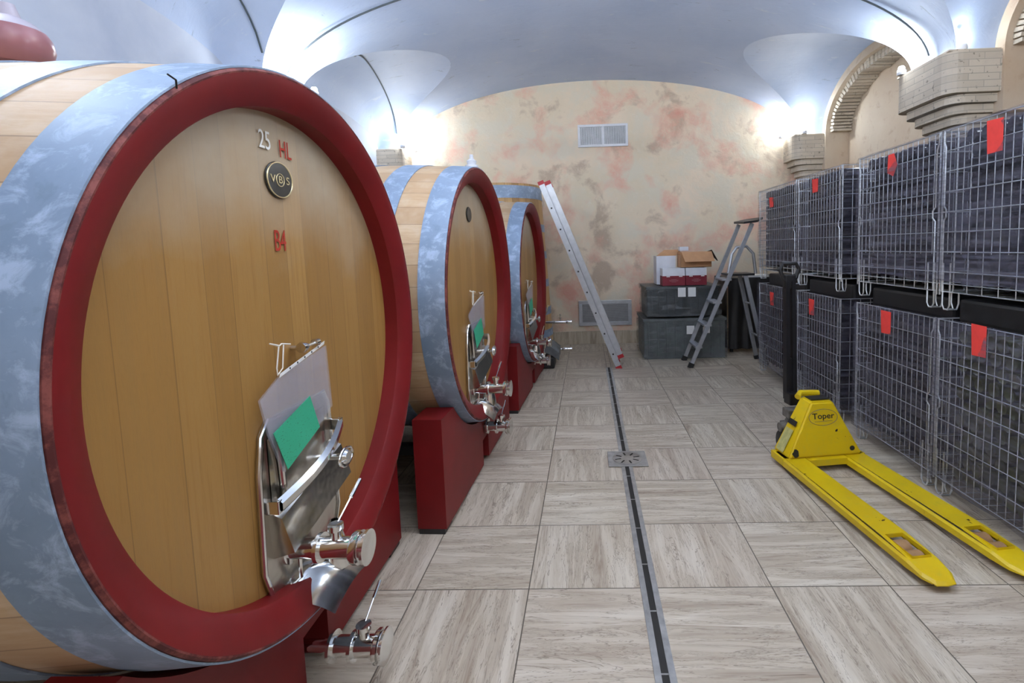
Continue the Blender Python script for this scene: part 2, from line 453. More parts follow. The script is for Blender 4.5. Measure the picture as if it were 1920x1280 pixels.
# ------------------------------------------------------------------ room shell
ZS, XC, AA, BB = 3.0, .17, 2.92, .97
Y0, Y1 = -1.4, 7.62
HL, HWL = .775, .27
XR, XLW = 3.4, -3.02          # planes of the wall arches
XRN, XLN = 3.72, -3.35        # recessed wall planes
BAYS = [6.1, 3.1, .1]
PIERS = [7.6, 4.6, 1.6, -1.4]
WB = 1.22
def um(v): return math.sqrt(max(0.0, 1 - (HL / BB) ** 2 * (1 - v * v)))
def zmain(x):
    u = min(1, abs((x - XC) / AA)); return ZS + BB * math.sqrt(1 - u * u)
def zlun(x, v, side):
    s = math.sqrt(max(0.0, 1 - v * v)); m = um(v); xm = XC + side * AA * m
    xw = XR if side > 0 else XLW; hw = HL if side > 0 else HWL
    t = min(1, max(0, (x - xm) / (xw - xm)))
    return ZS + s * (hw + (HL - hw) * math.sqrt(max(0.0, 1 - t * t)))

bm = bm_new()
rows = []
ys = []
for yc in sorted(BAYS):
    for k in range(41):
        ph = -PI / 2 + PI * k / 40
        v = math.sin(ph); ys.append((yc + WB * v, v))
ys = [(Y0, 1.0)] + ys + [(Y1, 1.0)]
ys.sort(key=lambda q: q[0])
for y, v in ys:
    m = um(v); th = math.acos(m)
    rows.append([(XC + AA * math.cos(th + (PI - 2 * th) * k / 72), y, ZS + BB * math.sin(th + (PI - 2 * th) * k / 72)) for k in range(73)])
grid(bm, rows)
for side in (1, -1):
    for yc in BAYS:
        rows = []
        for k in range(41):
            v = math.sin(-PI / 2 + PI * k / 40); m = um(v); xm = XC + side * AA * m; xw = XR if side > 0 else XLW
            rows.append([(xm + (xw - xm) * j / 12, yc + WB * v, zlun(xm + (xw - xm) * j / 12, v, side)) for j in range(13)])
        grid(bm, rows)
struct('ceiling', bm, 'vault', recalc=False)

bm = bm_new(); box(bm, (-3.7, Y0, -.1), (4.1, Y1 + .2, 0)); struct('floor', bm, 'floor')
bm = bm_new(); box(bm, (-3.7, Y1, 0), (4.1, Y1 + .2, 4.3)); struct('wall_back', bm, 'plaster')
bm = bm_new(); box(bm, (XRN, Y0, 0), (XRN + .2, Y1, 4.3)); struct('wall_right', bm, 'ochre')
bm = bm_new(); box(bm, (XLW - .3, Y0, 0), (XLW + .004, Y1, 4.3)); struct('wall_left', bm, 'pale')
bm = bm_new(); box(bm, (-3.7, Y0 - .2, 0), (4.1, Y0, 2.1)); struct('front_light_block', bm, 'ochre')  # added unseen wall, stopped low to block frontal light
# the arch heads over each bay: spandrel infill between the niche arch and the vault
def spandrel(side, yc, hw, xf_, xn):
    """solid band under the lunette edge: face plate and deep soffit"""
    th_ = .10
    n = 40; F0, F1, N0, N1 = [], [], [], []
    for k in range(n + 1):
        a = -PI / 2 + PI * k / n
        v, s = math.sin(a), math.cos(a)
        F0.append((xf_, yc + WB * v, ZS + hw * s + .012)); F1.append((xf_, yc + (WB - th_) * v, ZS + (hw - th_) * s))
        N0.append((xn, yc + WB * v, ZS + hw * s + .012)); N1.append((xn, yc + (WB - th_) * v, ZS + (hw - th_) * s))
    b = bm_new()
    grid(b, [F0, F1, N1, N0])
    # jambs dropping behind the capitals
    for sg in (-1, 1):
        y0, y1 = yc + sg * WB, yc + sg * (WB - th_)
        box(b, (min(xf_, xn), min(y0, y1), ZS - .5), (max(xf_, xn), max(y0, y1), ZS))
    return b
i = 1
for yc in BAYS:
    struct('trim_%d' % i, spandrel(1, yc, HL, XR, XRN), 'ochre', recalc=False); i += 1
# brick voussoirs lining the right-hand arches
for yc in BAYS:
    b = bm_new(); n = 46
    for k in range(n):
        a0 = -PI / 2 + PI * (k + .14) / n; a1 = -PI / 2 + PI * (k + .86) / n
        pts = []
        ro = .10; ri = .175 + .04 * random.random()
        x0 = XR + .05 + .015 * random.random()
        for (a, r) in ((a0, ro), (a1, ro), (a1, ri), (a0, ri)):
            pts.append((x0, yc + (WB - r) * math.sin(a), ZS + (HL - r) * math.cos(a) - .002))
        prism(b, pts, (XRN - x0 - .005, 0, 0))
    struct('trim_%d' % i, b, 'brick'); i += 1

def plan(side, face, hw, wall, rad=.10, n=5):
    """plan outline of a capital course: face = |x| plane nearest the aisle"""
    pts = [(wall, -hw), ]
    for k in range(n + 1):
        a = PI / 2 * k / n
        pts.append((face + side * (rad - rad * math.sin(a)), -hw + rad - rad * math.cos(a)))
    for k in range(n + 1):
        a = PI / 2 * k / n
        pts.append((face + side * (rad - rad * math.cos(a)), hw - rad + rad * math.sin(a)))
    pts.append((wall, hw))
    return pts
def pilaster(side, yc):
    face = 2.97 if side > 0 else -2.63
    wall = XRN if side > 0 else XLN
    b = bm_new()
    levels = [(2.99, 2.66, 0, .36), (2.655, 2.585, .055, .325), (2.58, 2.51, .11, .29), (2.505, 2.435, .16, .26), (2.43, 2.36, .20, .235), (2.355, 0, .24, .21)]
    for z1, z0, ins, hw in levels:
        y_hi = yc + hw
        pts = [(x, min(yc + y, Y1 - .002), z0) for x, y in plan(side, face + side * ins, hw, wall, .12 if z0 else .05)]
        if side < 0: pts = pts[::-1]
        # drop duplicate points created by the clamp at the back wall
        q = [pts[0]]
        for p in pts[1:]:
            if (Vector(p) - Vector(q[-1])).length > 1e-4: q.append(p)
        prism(b, q, (0, 0, z1 - z0))
    return b
for side in (1, -1):
    for yc in PIERS:
        struct('trim_%d' % i, pilaster(side, yc), 'brick'); i += 1
# impost slabs the vault springs from
for side in (1, -1):
    for yc in PIERS:
        b = bm_new()
        f = 2.99 if side > 0 else -2.65; w = XRN if side > 0 else XLN
        box(b, (min(f, w), max(Y0, yc - .34), 2.99), (max(f, w), min(Y1, yc + .34), 3.006), .003)
        struct('trim_%d' % i, b, 'brick'); i += 1
# skirting
b = bm_new()
for k in range(16):
    x0 = -3.3 + k * .44; box(b, (x0, Y1 - .022, 0), (x0 + .436, Y1, .20), .003)
struct('baseboard_back', b, 'skirt')

# ------------------------------------------------------------------ lamps on the capitals
def lamp(x, y, z, label, power=LAMP_W, first=[None]):
    t = thing('uplight', label, 'lamp', (x, y, z), 0, 'uplights on the pillar capitals')
    b = bm_new(); lathe(b, [(0, 0), (.034, 0), (.038, .01), (.038, .035), (.03, .05), (0.012, .052)], 16); part('housing', b, 'white', t)
    b = bm_new(); lathe(b, [(0, .046), (.024, .048), (.029, .062), (.02, .078), (0, .084)], 14); part('bulb', b, 'glow', t)
    sgn = -1 if x > 0 else 1
    l = bpy.data.lights.new('uplight_beam', 'POINT'); l.energy = power; l.color = LAMP_COL; l.shadow_soft_size = .035
    o = bpy.data.objects.new('uplight_beam', l); COL.objects.link(o); o.parent = t; o.location = (sgn * .04, 0, .19)
ZT = 3.006
for (x, y, lb) in [
    (-2.56, 4.42, 'small lit uplight on the middle left capital, front side'),
    (-2.56, 4.80, 'small lit uplight on the middle left capital, far side'),
    (-2.62, 7.24, 'small lit uplight on the far left capital, aisle side'),
    (-2.55, 7.54, 'small lit uplight on the far left capital, against the back wall'),
    (3.12, 4.30, 'bright uplight on the near right capital, front edge'),
    (2.98, 4.86, 'bright uplight on the near right capital, far edge'),
    (3.12, 7.26, 'bright uplight on the far right capital, front edge'),
    (2.90, 7.52, 'bright uplight on the far right capital, against the back wall'),
    (-2.56, 1.4, 'uplight on the nearest left capital behind the big cask, front side'),
    (-2.56, 1.8, 'uplight on the nearest left capital behind the big cask, far side'),
    (3.0, 1.4, 'uplight on the nearest right capital beside the camera, front side'),
    (3.0, 1.8, 'uplight on the nearest right capital beside the camera, far side')]:
    lamp(x, y, ZT, lb, LAMP_W * (.4 if y > 7.4 else .6 if y > 7 else .55 if x < 0 and y > 4 else .8 if y > 4 else 1))

# added unseen fill lamps above the aisle, shining mostly up onto the vault
for py_ in (0.3, 2.25):
    t = thing('added_fill_lamp', 'added fill lamp, out of view, over the aisle ' + ('above the camera' if py_ < 1 else 'between the first casks and cages'), 'lamp', (XC, py_, 3.15))
    b = bm_new(); box(b, (-.62, -.07, -.03), (.62, .07, .03), .008); part('housing', b, 'white', t)
    for sx in (-.5, .5):
        b = bm_new(); tube(b, [(sx, 0, .03), (sx, 0, zmain(XC + sx) - 3.15)], .003, 6); part('fill_wire', b, 'cablegrey', t)
    for up_, en in ((True, FILL_UP), (False, FILL_DOWN)):
        b = bm_new(); box(b, (-.60, -.06, .030 if up_ else -.034), (.60, .06, .034 if up_ else -.030)); part('fill_diffuser', b, 'glow_fill', t)
        l = bpy.data.lights.new('fill_beam', 'AREA'); l.shape = 'RECTANGLE'; l.size = 1.2; l.size_y = .12; l.energy = en; l.color = FILL_DOWN_COL if not up_ else FILL_UP_COL
        o = bpy.data.objects.new('fill_beam', l); COL.objects.link(o); o.parent = t; o.location = (0, 0, .045 if up_ else -.045)
        if up_: o.rotation_euler = (math.radians(180 - (20 if py_ < 1 else 42)), 0, 0)

# thin cables laid on the vault
def cable(pts, label):
    b = bm_new(); tube(b, pts, .008, 6)
    tag(part('lamp_cable', b, 'cablegrey'), label, 'cable')
cable([(XC + AA * .992 * math.cos(a), 4.6, ZS + BB * math.sin(a) - .012) for a in [PI * (.03 + .94 * k / 60) for k in range(61)]], 'dark cable crossing the vault from the middle left capital to the near right one')
def lun_pts(p0, p1, yc, side, n=24, bow=0.0):
    out = []
    for k in range(n + 1):
        s = k / n; x = p0[0] + (p1[0] - p0[0]) * s + bow * math.sin(PI * s); y = p0[1] + (p1[1] - p0[1]) * s
        v = max(-1, min(1, (y - yc) / WB)); xm = XC + side * AA * um(v)
        z = zlun(x, v, side) if (x - xm) * side > 0 else zmain(x)
        out.append((x, y, z - .01))
    return out
cable(lun_pts((-2.70, 7.27), (-2.33, 5.2), 6.1, -1), 'dark cable up the far left lunette above the far casks')
cable(lun_pts((-2.70, 4.27), (-2.33, 2.2), 3.1, -1), 'dark cable up the near left lunette above the big cask')

# ------------------------------------------------------------------ wall vents
def vent(x0, z0, x1, z1, fr, vertical, label, col_fr, divider):
    t = thing('wall_vent', label, 'vent', ((x0 + x1) / 2, Y1, z0))
    hw = (x1 - x0) / 2; h = z1 - z0
    b = bm_new()
    for lo, hi in (((-hw, -.03, 0), (hw, 0, fr)), ((-hw, -.03, h - fr), (hw, 0, h)), ((-hw, -.03, fr), (-hw + fr, 0, h - fr)), ((hw - fr, -.03, fr), (hw, 0, h - fr))):
        box(b, lo, hi, .003)
    part('frame', b, col_fr, t)
    b = bm_new(); box(b, (-hw + fr, -.004, fr), (hw - fr, -.001, h - fr)); part('backing', b, 'darkbox', t)
    b = bm_new()
    if vertical:
        n = 44
        for k in range(n):
            x = -hw + fr + (2 * hw - 2 * fr) * (k + .5) / n
            box(b, (x - .0035, -.022, fr), (x + .0035, -.006, h - fr))
    else:
        n = 20
        for k in range(n):
            z = fr + (h - 2 * fr) * (k + .5) / n
            box(b, (-hw + fr, -.02, z - .004), (hw - fr, -.006, z + .004))
    part('grille', b, 'alu', t)
    if divider:
        b = bm_new(); box(b, (-.016, -.028, fr), (.016, -.004, h - fr), .002); part('divider', b, col_fr, t)
vent(-.09, 2.995, .66, 3.325, .035, True, 'white framed vent with fine vertical bars high on the back wall', 'white', True)
vent(-.15, .285, .665, .675, .055, False, 'grey framed vent with horizontal slats low on the back wall behind the leaning ladder', 'alu', False)

# ------------------------------------------------------------------ floor drain
t = thing('channel_drain', 'long stainless slot drain running down the middle of the floor', 'drain', (.231, 2.0, 0))
for s in (-1, 1):
    b = bm_new(); box(b, (s * .013 if s > 0 else -.038, -3.2, .0), (.038 if s > 0 else -.013, 4.05, .004), .001); part('rail', b, 'drainsteel', t)
b = bm_new(); box(b, (-.0128, -3.2, .0002), (.0128, 4.05, .0012)); part('slot', b, 'ink', t)
for k in range(4, 24):
    b = bm_new(); box(b, (-.0128, -3.1 + k * .3, .0012), (.0128, -3.094 + k * .3, .003)); part('crossbar', b, 'drainsteel', t)
t = thing('drain_cover', 'square steel drain cover with radial slots halfway along the floor channel', 'drain cover', (.243, 3.36, .0045))
b = bm_new(); box(b, (-.135, -.125, 0), (.135, .125, .005), .002); part('plate', b, 'drainsteel', t)
b = bm_new(); lathe(b, [(0, .0052), (.1, .0052), (.103, .0065), (.1, .0075), (0, .0075)], 40); part('disc', b, 'steel', t)
for k in range(8):
    a = 2 * PI * k / 8 + .25
    b = bm_new(); box(b, (.045, -.006, .0077), (.088, .006, .0082), mat=Matrix.Rotation(a, 4, 'Z')); part('drain_slot', b, 'ink', t)

# ------------------------------------------------------------------ casks
LQ, RE, RB = 1.75, .824, .862
def rad_at(x):      # x measured from the front plane inwards (0..LQ)
    u = (x - LQ / 2) / (LQ / 2); return RB - (RB - RE) * u * u
def hoop(x0, x1, parent, name='hoop'):
    b = bm_new(); n = 6; t_ = .005
    prof = [(rad_at(x0) + .0005, -x0)] + [(rad_at(x0 + (x1 - x0) * k / n) + t_, -(x0 + (x1 - x0) * k / n)) for k in range(n + 1)] + [(rad_at(x1) + .0005, -x1)]
    lathe(b, prof, 128, 'x')
    return part(name, b, 'galv', parent, (0, 0, RB))
def valve(name, parent, loc, length, r, lever=True, tilt=.5, scale=1.0):
    """chrome butterfly valve whose axis is +x, from x=0 to length"""
    b = bm_new(); L = length
    prof = [(0, 0), (r * 1.5, 0), (r * 1.5, .010), (r, .012), (r, L * .36), (r * 1.45, L * .37), (r * 1.45, L * .37 + .012), (r * 1.05, L * .42), (r * 1.05, L * .80), (r * 1.5, L * .81),
            (r * 1.62, L * .84), (r * 1.62, L * .90), (r * 1.35, L * .91), (r * 1.35, L * .96), (r * 1.7, L * .965), (r * 1.7, L), (r * 1.15, L * 1.0), (0, L * .985)]
    lathe(b, prof, 28, 'x')
    o = part(name, b, 'chrome', parent, loc)
    if lever:
        b = bm_new()
        tube(b, [(L * .6, 0, r), (L * .6, 0, r + .03)], r * .5, 12)
        lathe(b, [(0, r + .028), (r * .75, r + .028), (r * .75, r + .045), (0, r + .047)], 16, 'z', (L * .6, 0, 0))
        p0 = Vector((L * .6, 0, r + .037)); p1 = p0 + Vector((.0, math.sin(tilt), math.cos(tilt))) * .15 * scale
        tube(b, [p0, p0 + (p1 - p0) * .6], .0035, 8); tube(b, [p0 + (p1 - p0) * .6, p1], .0062, 10)
        part('lever', b, 'chrome', o)
    return o
def plate_poly(pts, x):   # local (y, z) list
    return [(x, y, z) for y, z in pts]

def make_cask(label, front, D, zc, yaw, badge, texts, out_z, out_dy, group='red-rimmed oak casks in a row'):
    root = thing('wine_cask', label, 'barrel', (front, D, zc - RB), -yaw, group)
    C0 = (0, 0, RB)
    b = bm_new()
    lathe(b, [(RE - .03, -.02)] + [(rad_at(LQ * k / 40), -LQ * k / 40) for k in range(1, 40)] + [(RE - .03, -LQ + .002), (RE - .1, -LQ + .04), (0, -LQ + .05)], 138, 'x')
    part('staves', b, 'stave', root, C0)
    # red rim (chime): worn outer edge, bevel, cylindrical inner wall
    b = bm_new()
    R = RE
    lathe(b, [(R - .012, -.020), (R + .001, -.018), (R - .000, -.006), (R - .006, 0), (R - .010, -.001)], 160, 'x')
    part('rim_edge', b, 'rim_edge', root, C0, label='scuffed dark outer edge of the red rim')
    b = bm_new()
    lathe(b, [(R - .012, -.02), (R - .008, -.001), (R - .030, -.004), (R * .887 + .006, -.034), (R * .887, -.040), (R * .885, -.110)], 160, 'x')
    part('rim', b, 'red', root, C0)
    # head boards
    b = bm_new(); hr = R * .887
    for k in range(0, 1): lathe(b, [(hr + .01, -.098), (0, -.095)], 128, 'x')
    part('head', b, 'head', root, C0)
    # hoops
    for x0, x1 in ((.009, .145), (.30, .43), (.60, .70), (1.05, 1.15), (1.32, 1.45), (1.605, 1.716)):
        hoop(x0, x1, root)
    hx = -.094          # face of the head
    if badge == 'full':
        b = bm_new(); lathe(b, [(0, .006), (.056, .006), (.060, .002), (.060, 0)], 48, 'x', (0, 0, 0))
        o = part('badge', b, 'badge', root, (hx, -.018, RB + .530)); o.scale = (1, 1.12, .95)
        b = bm_new(); tube(b, [(.006, .0565 * math.cos(a), .0565 * math.sin(a)) for a in [2 * PI * k / 48 for k in range(48)]], .0022, 6, closed=True)
        tube(b, [(.0065, .0205 * math.cos(a) * .85, .0205 * math.sin(a)) for a in [2 * PI * k / 32 for k in range(32)]], .0014, 6, closed=True)
        part('badge_border', b, 'brass', o)
        text_mesh('badge_lettering', 'V', .036, 'brass', o, (.007, -.033, 0), FACE_X)
        text_mesh('badge_lettering', 'B', .034, 'brass', o, (.007, 0, 0), FACE_X)
        text_mesh('badge_lettering', 'S', .036, 'brass', o, (.007, .034, 0), FACE_X)
    elif badge == 'oval':
        b = bm_new(); lathe(b, [(0, .006), (.046, .006), (.05, .002), (.05, 0)], 40, 'x', (0, 0, 0))
        o = part('badge', b, 'badge', root, (hx, -.02, RB + .53)); o.scale = (1, 1.1, 1)
    for s, size, y, z, mt, sx in texts:
        text_mesh('stencil', s, size, mt, root, (hx + .001, y, RB + z), FACE_X, .0005, sx=sx)
    if badge == 'full':
        b = bm_new(); tube(b, [(.0, -.50, .655), (.010, -.512, .668), (.012, -.535, .672)], .002, 6); part('hook', b, 'ink', root, C0)
    # ---- steel manway door at the foot of the head
    door = [(-.245, -.62), (-.235, -.33), (-.215, -.225), (-.18, -.185), (.125, -.185), (.150, -.23), (.165, -.40), (.175, -.62), (.10, -.80), (-.19, -.80)]
    b = bm_new(); vs = prism(b, plate_poly([(y, z) for y, z in door], hx), (.010, 0, 0))
    d = part('manway_door', b, 'plate', root, C0)
    # raised frame round the door
    b = bm_new(); tube(b, [(hx + .012, y, z) for y, z in door], .007, 8, closed=True); part('door_frame', b, 'chrome', d)
    # pressed inner panel, bowed outwards
    P = []
    for i_ in range(13):
        u = i_ / 12; row = []
        for j in range(13):
            w = j / 12; y = -.19 + .31 * w; z = -.24 - .30 * u
            row.append((hx + .012 + .022 * math.sin(PI * u) ** .6 * math.sin(PI * w) ** .6, y, z))
        P.append(row)
    b = bm_new(); grid(b, P); part('door_panel', b, 'plate', d)
    # slanting clamp bar with wing nut
    b = bm_new()
    pts = []
    for k in range(13):
        s = k / 12; y = -.215 + .37 * s; z = -.43 + .115 * s
        pts.append((hx + .05 + .035 * math.sin(PI * s), y, z))
    rows = [[(p[0] - .004, p[1], p[2] + .022) for p in pts], [(p[0] + .010, p[1], p[2] + .010) for p in pts], [(p[0] + .010, p[1], p[2] - .010) for p in pts], [(p[0] - .004, p[1], p[2] - .026) for p in pts], [(p[0] - .012, p[1], p[2] - .004) for p in pts], [(p[0] - .004, p[1], p[2] + .022) for p in pts]]
    grid(b, rows)
    for yy, zz in ((-.215, -.43), (.155, -.315)): box(b, (hx, yy - .012, zz - .02), (hx + .055, yy + .012, zz + .02), .003)
    part('clamp_bar', b, 'chrome', d)
    b = bm_new(); tube(b, [(hx + .03, .06, -.40), (hx + .12, .06, -.40)], .011, 12)
    lathe(b, [(0, 0), (.026, 0), (.028, .01), (.02, .022), (0, .024)], 20, 'x', (hx + .10, .06, -.40))
    tube(b, [(hx + .112, .06 + .045 * math.cos(a), -.40 + .03 * math.sin(a)) for a in [2 * PI * k / 20 for k in range(20)]], .005, 8, closed=True)
    part('wing_nut', b, 'chrome', d)
    # hinge rod on the left and its strut
    b = bm_new(); tube(b, [(hx + .03, -.165, -.22), (hx + .034, -.16, -.45)], .009, 10)
    tube(b, [(hx + .02, -.19, -.48), (hx + .05, -.14, -.60), (hx + .03, -.11, -.735)], .006, 8)
    part('hinge_rod', b, 'chrome', d)
    # lower boxed bracket and drip lip
    b = bm_new()
    prism(b, [(hx + .008, -.21, -.45), (hx + .05, -.21, -.47), (hx + .075, -.20, -.58), (hx + .008, -.20, -.60)], (0, .36, .08)); part('door_bracket', b, 'plate', d)
    b = bm_new(); rows = []
    for i_ in range(9):
        u = i_ / 8
        rows.append([(hx + .006 + .13 * u, -.22 + .27 * w_ / 10 + .10 * u, -.735 - .10 * u * u + .035 * math.sin(PI * w_ / 10) * (1 - .3 * u)) for w_ in range(11)])
    grid(b, rows); part('drip_lip', b, 'chrome', d)
    b = bm_new(); lathe(b, [(.014, -.61), (.045, -.72), (.05, -.765)], 24, 'z', (hx + .07, .03, 0)); part('spout_cone', b, 'chrome', d)
    # taps
    valve('racking_valve', root, (hx + .008, -.120, RB - .615), .25, .031, tilt=1.2, scale=1.25)
    b = bm_new(); tube(b, [(hx, -.02, -.002), (hx + .045, -.02, -.002)], .008, 10); lathe(b, [(0, 0), (.016, 0), (.018, .008), (.012, .03), (0, .032)], 16, 'y', (hx + .04, -.035, 0))
    tube(b, [(hx + .04, -.02, 0), (hx + .045, .035, .003)], .006, 8); lathe(b, [(0, 0), (.013, 0), (.013, .02), (0, .022)], 14, 'y', (hx + .045, .035, .003))
    part('sampling_tap', b, 'chrome', root, C0)
    # low outlet that leaves under the head through the notch of the cradle
    zz = out_z
    valve('outlet_valve', root, (-.045, out_dy, zz - (zc - RB)), .19 if zz < .2 else .17, .034, tilt=1.15, scale=1.05)
    b = bm_new(); tube(b, [(-.04, out_dy, zz - (zc - RB)), (-.26, out_dy, zz - (zc - RB)), (-.30, out_dy, zz - (zc - RB) + .05), (-.30, out_dy, .03)], .022, 12); part('outlet_pipe', b, 'chrome', root)
    return root

def card_sleeve(cask_front, D, zc, yaw, label):
    """clear pocket holding a green card, hung by a string from the sampling tap"""
    ref_f, ref_d, ref_z = -.866, 1.566, 1.191
    px_ = -.925
    def L(px, py, dx=0.0):
        p = at(px, py, 'x', px_); return Vector((px_ - ref_f + dx, p.y - ref_d, p.z - ref_z))
    t = thing('document_pocket', label, 'document pocket', (cask_front, D, zc), -yaw, 'pockets hanging on the cask heads')
    outline = [L(520, 706), L(602, 647), L(622, 760), L(590, 815), L(526, 887), L(494, 815), L(489, 752)]
    c = sum(outline, Vector()) / len(outline)
    b = bm_new()
    for dx in (0.0, .006):
        vs = [b.verts.new(p + Vector((dx + .012 * math.sin(i_ * 1.7), 0, 0))) for i_, p in enumerate(outline)]
        vc = b.verts.new(c + Vector((dx + (.008 if dx else 0), 0, 0)))
        for k in range(len(vs)):
            f = b.faces.new((vs[k], vs[(k + 1) % len(vs)], vc)); f.smooth = True
    part('pocket', b, 'pocket', t)
    b = bm_new(); cd = [L(568, 742, .022), L(587, 800, .022), L(526, 880, .022), L(498, 813, .022)]
    prism(b, cd, (.0012, 0, 0)); part('card', b, 'green', t)
    b = bm_new(); a0, a1 = L(519, 708, .008), L(603, 645, .008); w = Vector((0, .004, .011))
    prism(b, [a0, a1, a1 + w, a0 + w], (.001, 0, 0)); part('binding_strip', b, 'paper', t)
    for k in range(5):
        p = a0 + (a1 - a0) * (.2 + .16 * k) + w * .5
        b = bm_new(); lathe(b, [(0, .0014), (.0035, .0014), (.0035, .001)], 10, 'x', p); part('punch_hole', b, 'ink', t)
    b = bm_new(); k0 = L(524, 648); tube(b, [k0 + Vector((-.02, 0, .004)), k0 + Vector((.0, -.004, -.002)), L(519, 690), L(521, 703), L(530, 690), k0 + Vector((.0, .02, .002))], .0022, 6)
    tube(b, [k0 + Vector((-.01, -.03, .012)), k0, k0 + Vector((0, .01, .004)), k0 + Vector((.005, .045, -.004))], .0025, 6)
    part('string', b, 'string', t)
    return t

B1 = (-.866, 1.566, 1.191, 0.0)
B2 = (-.680, 3.295, 1.196, math.radians(2.5))
B3 = (-.552, 5.20, 1.141, math.radians(3.0))
make_cask('large oak cask nearest the camera, with B4 and a round black badge on its head', *B1, 'full',
          [('B4', .094, -.034, .338, 'redink', .62), ('25', .078, -.072, .640, 'paper', .75), ('HL', .078, .028, .628, 'redink', .68)], .145, .0)
make_cask('middle oak cask of the row, with a dark oval badge and a galvanised hoop', *B2, 'oval', [], .275, .02)
make_cask('farthest of the three red-rimmed oak casks, beside the leaning ladder', *B3, None, [], .30, .02)
card_sleeve(*B1, 'clear pocket with a green card hanging on the nearest cask')
card_sleeve(*B2, 'clear pocket with a green card hanging on the middle cask')
card_sleeve(*B3, 'clear pocket with a green card hanging on the farthest red-rimmed cask')

def cradle(front, D, yaw, zc, label, hw=.83, valve_dy=.0, fx=-.060):
    t = thing('cask_cradle', label, 'barrel cradle', (front, D, 0), -yaw, 'red cradles under the casks')
    for nm, x0, th in (('front_beam', fx, -.155), ('rear_beam', -LQ + .06 + .155, -.155)):
        b = bm_new()
        xm = min(max(abs(x0 + th / 2), 0.03), LQ - .03)
        rr = min(rad_at(abs(x0)), rad_at(abs(x0 + th))) if nm == 'x' else max(rad_at(abs(x0)), rad_at(min(LQ, abs(x0 + th)))) + .008
        pts = [(-hw, .03), (-hw, .62)]
        ztop = .62; yy = math.sqrt(max(0, rr * rr - (zc - ztop) ** 2)) 
        yy = min(yy, hw - .02)
        n = 36
        pts += [(-yy + 2 * yy * k / n, zc - math.sqrt(rr * rr - (-yy + 2 * yy * k / n) ** 2)) for k in range(n + 1)]
        pts += [(hw, .62), (hw, .03)]
        if nm == 'front_beam':
            pts += [(.10 + valve_dy, .03), (.10 + valve_dy, .20), (-.05 + valve_dy, .20), (-.05 + valve_dy, .03)]
        poly = [(x0, y, z) for y, z in pts]
        prism(b, poly, (th, 0, 0))
        part(nm, b, 'red', t)
    for s in (-1, 1):
        b = bm_new(); box(b, (fx - .15, s * hw - (.12 if s > 0 else -.0), 0), (fx - .01, s * hw + (.12 if s < 0 else 0), .03), .003); part('foot', b, 'black', t)
    for yy in (-.5, .5):
        b = bm_new(); box(b, (-LQ + .2, yy - .03, .30), (fx - .16, yy + .03, .36), .004); part('tie_bar', b, 'blackpaint', t)
    return t
cradle(B1[0], B1[1], B1[3], B1[2], 'red painted cradle under the nearest cask', hw=.83, valve_dy=.02, fx=-.125)
cradle(B2[0], B2[1], B2[3], B2[2], 'red painted cradle under the middle cask')
cradle(B3[0], B3[1], B3[3], B3[2], 'red painted cradle under the farthest red-rimmed cask')
# topping bung and airlock
t = thing('topping_vessel', 'rose ceramic topping vessel on top of the nearest cask', 'bung', (-1.79, 1.566, 1.191 + RB))
b = bm_new(); lathe(b, [(0, 0), (.05, 0), (.052, .045), (.05, .05), (0, .05)], 28); part('stopper', b, 'rubbergrey', t)
b = bm_new(); lathe(b, [(.045, .05), (.07, .055), (.092, .08), (.10, .11), (.096, .14), (.085, .16)], 36); part('vessel', b, 'ceramic', t)
b = bm_new(); lathe(b, [(.085, .16), (.06, .185), (.03, .20), (.018, .24), (0, .242)], 36); part('lid', b, 'ceramic_top', t)
t = thing('airlock', 'small white airlock standing on top of the middle cask', 'airlock', (-.80, 3.55, 2.035))
b = bm_new(); lathe(b, [(0, 0), (.022, 0), (.022, .02), (.045, .03), (.045, .055), (.03, .06), (.035, .085), (.015, .10), (.012, .13), (0, .131)], 20); part('body', b, 'white', t)

# ------------------------------------------------------------------ upright vat behind
VC = (-1.20, 6.88)
t = thing('upright_vat', 'upright oak vat with galvanised hoops in the far left corner', 'barrel', (VC[0], VC[1], 0))
zb, zt, rb_, rt_ = .22, 2.34, .69, .585
def vr(z): return rb_ + (rt_ - rb_) * (z - zb) / (zt - zb)
b = bm_new(); lathe(b, [(0, zb + .03), (vr(zb) - .03, zb + .03), (vr(zb) - .03, zb), (vr(zb), zb)] + [(vr(zb + (zt - zb) * k / 10), zb + (zt - zb) * k / 10) for k in range(1, 11)] + [(vr(zt) - .03, zt), (vr(zt) - .03, zt - .03), (0, zt - .03)], 96)
part('staves', b, 'vat', t)
for z0, h in ((2.15, .16), (1.72, .10), (1.36, .10), (.98, .10), (.60, .10), (.30, .10)):
    b = bm_new(); lathe(b, [(vr(z0), z0), (vr(z0) + .006, z0), (vr(z0 + h) + .006, z0 + h), (vr(z0 + h), z0 + h)], 96); part('hoop', b, 'galv', t)
for k in range(4):
    a = PI / 4 + k * PI / 2
    b = bm_new(); box(b, (.42 * math.cos(a) - .07, .42 * math.sin(a) - .07, 0), (.42 * math.cos(a) + .07, .42 * math.sin(a) + .07, .22), .006); part('block', b, 'red', t)
for z, y, x0, L_ in ((.50, -.26, .58, .39), (.17, -.46, .30, .67)):
    o = valve('outlet_tap', t, (x0, y, z), L_, .018, tilt=.2, scale=.35)
b = bm_new(); tube(b, [(.63, -.30, .62), (.66, -.30, .74)], .007, 8); part('level_tube', b, 'brass', t)
t = thing('covered_pump', 'grey covered pump on a black base on the floor beside the upright vat', 'pump', (-.54, 6.20, 0))
b = bm_new(); box(b, (-.15, -.16, .0), (.10, .16, .15), .02); part('base', b, 'black', t)
b = bm_new(); rows = []
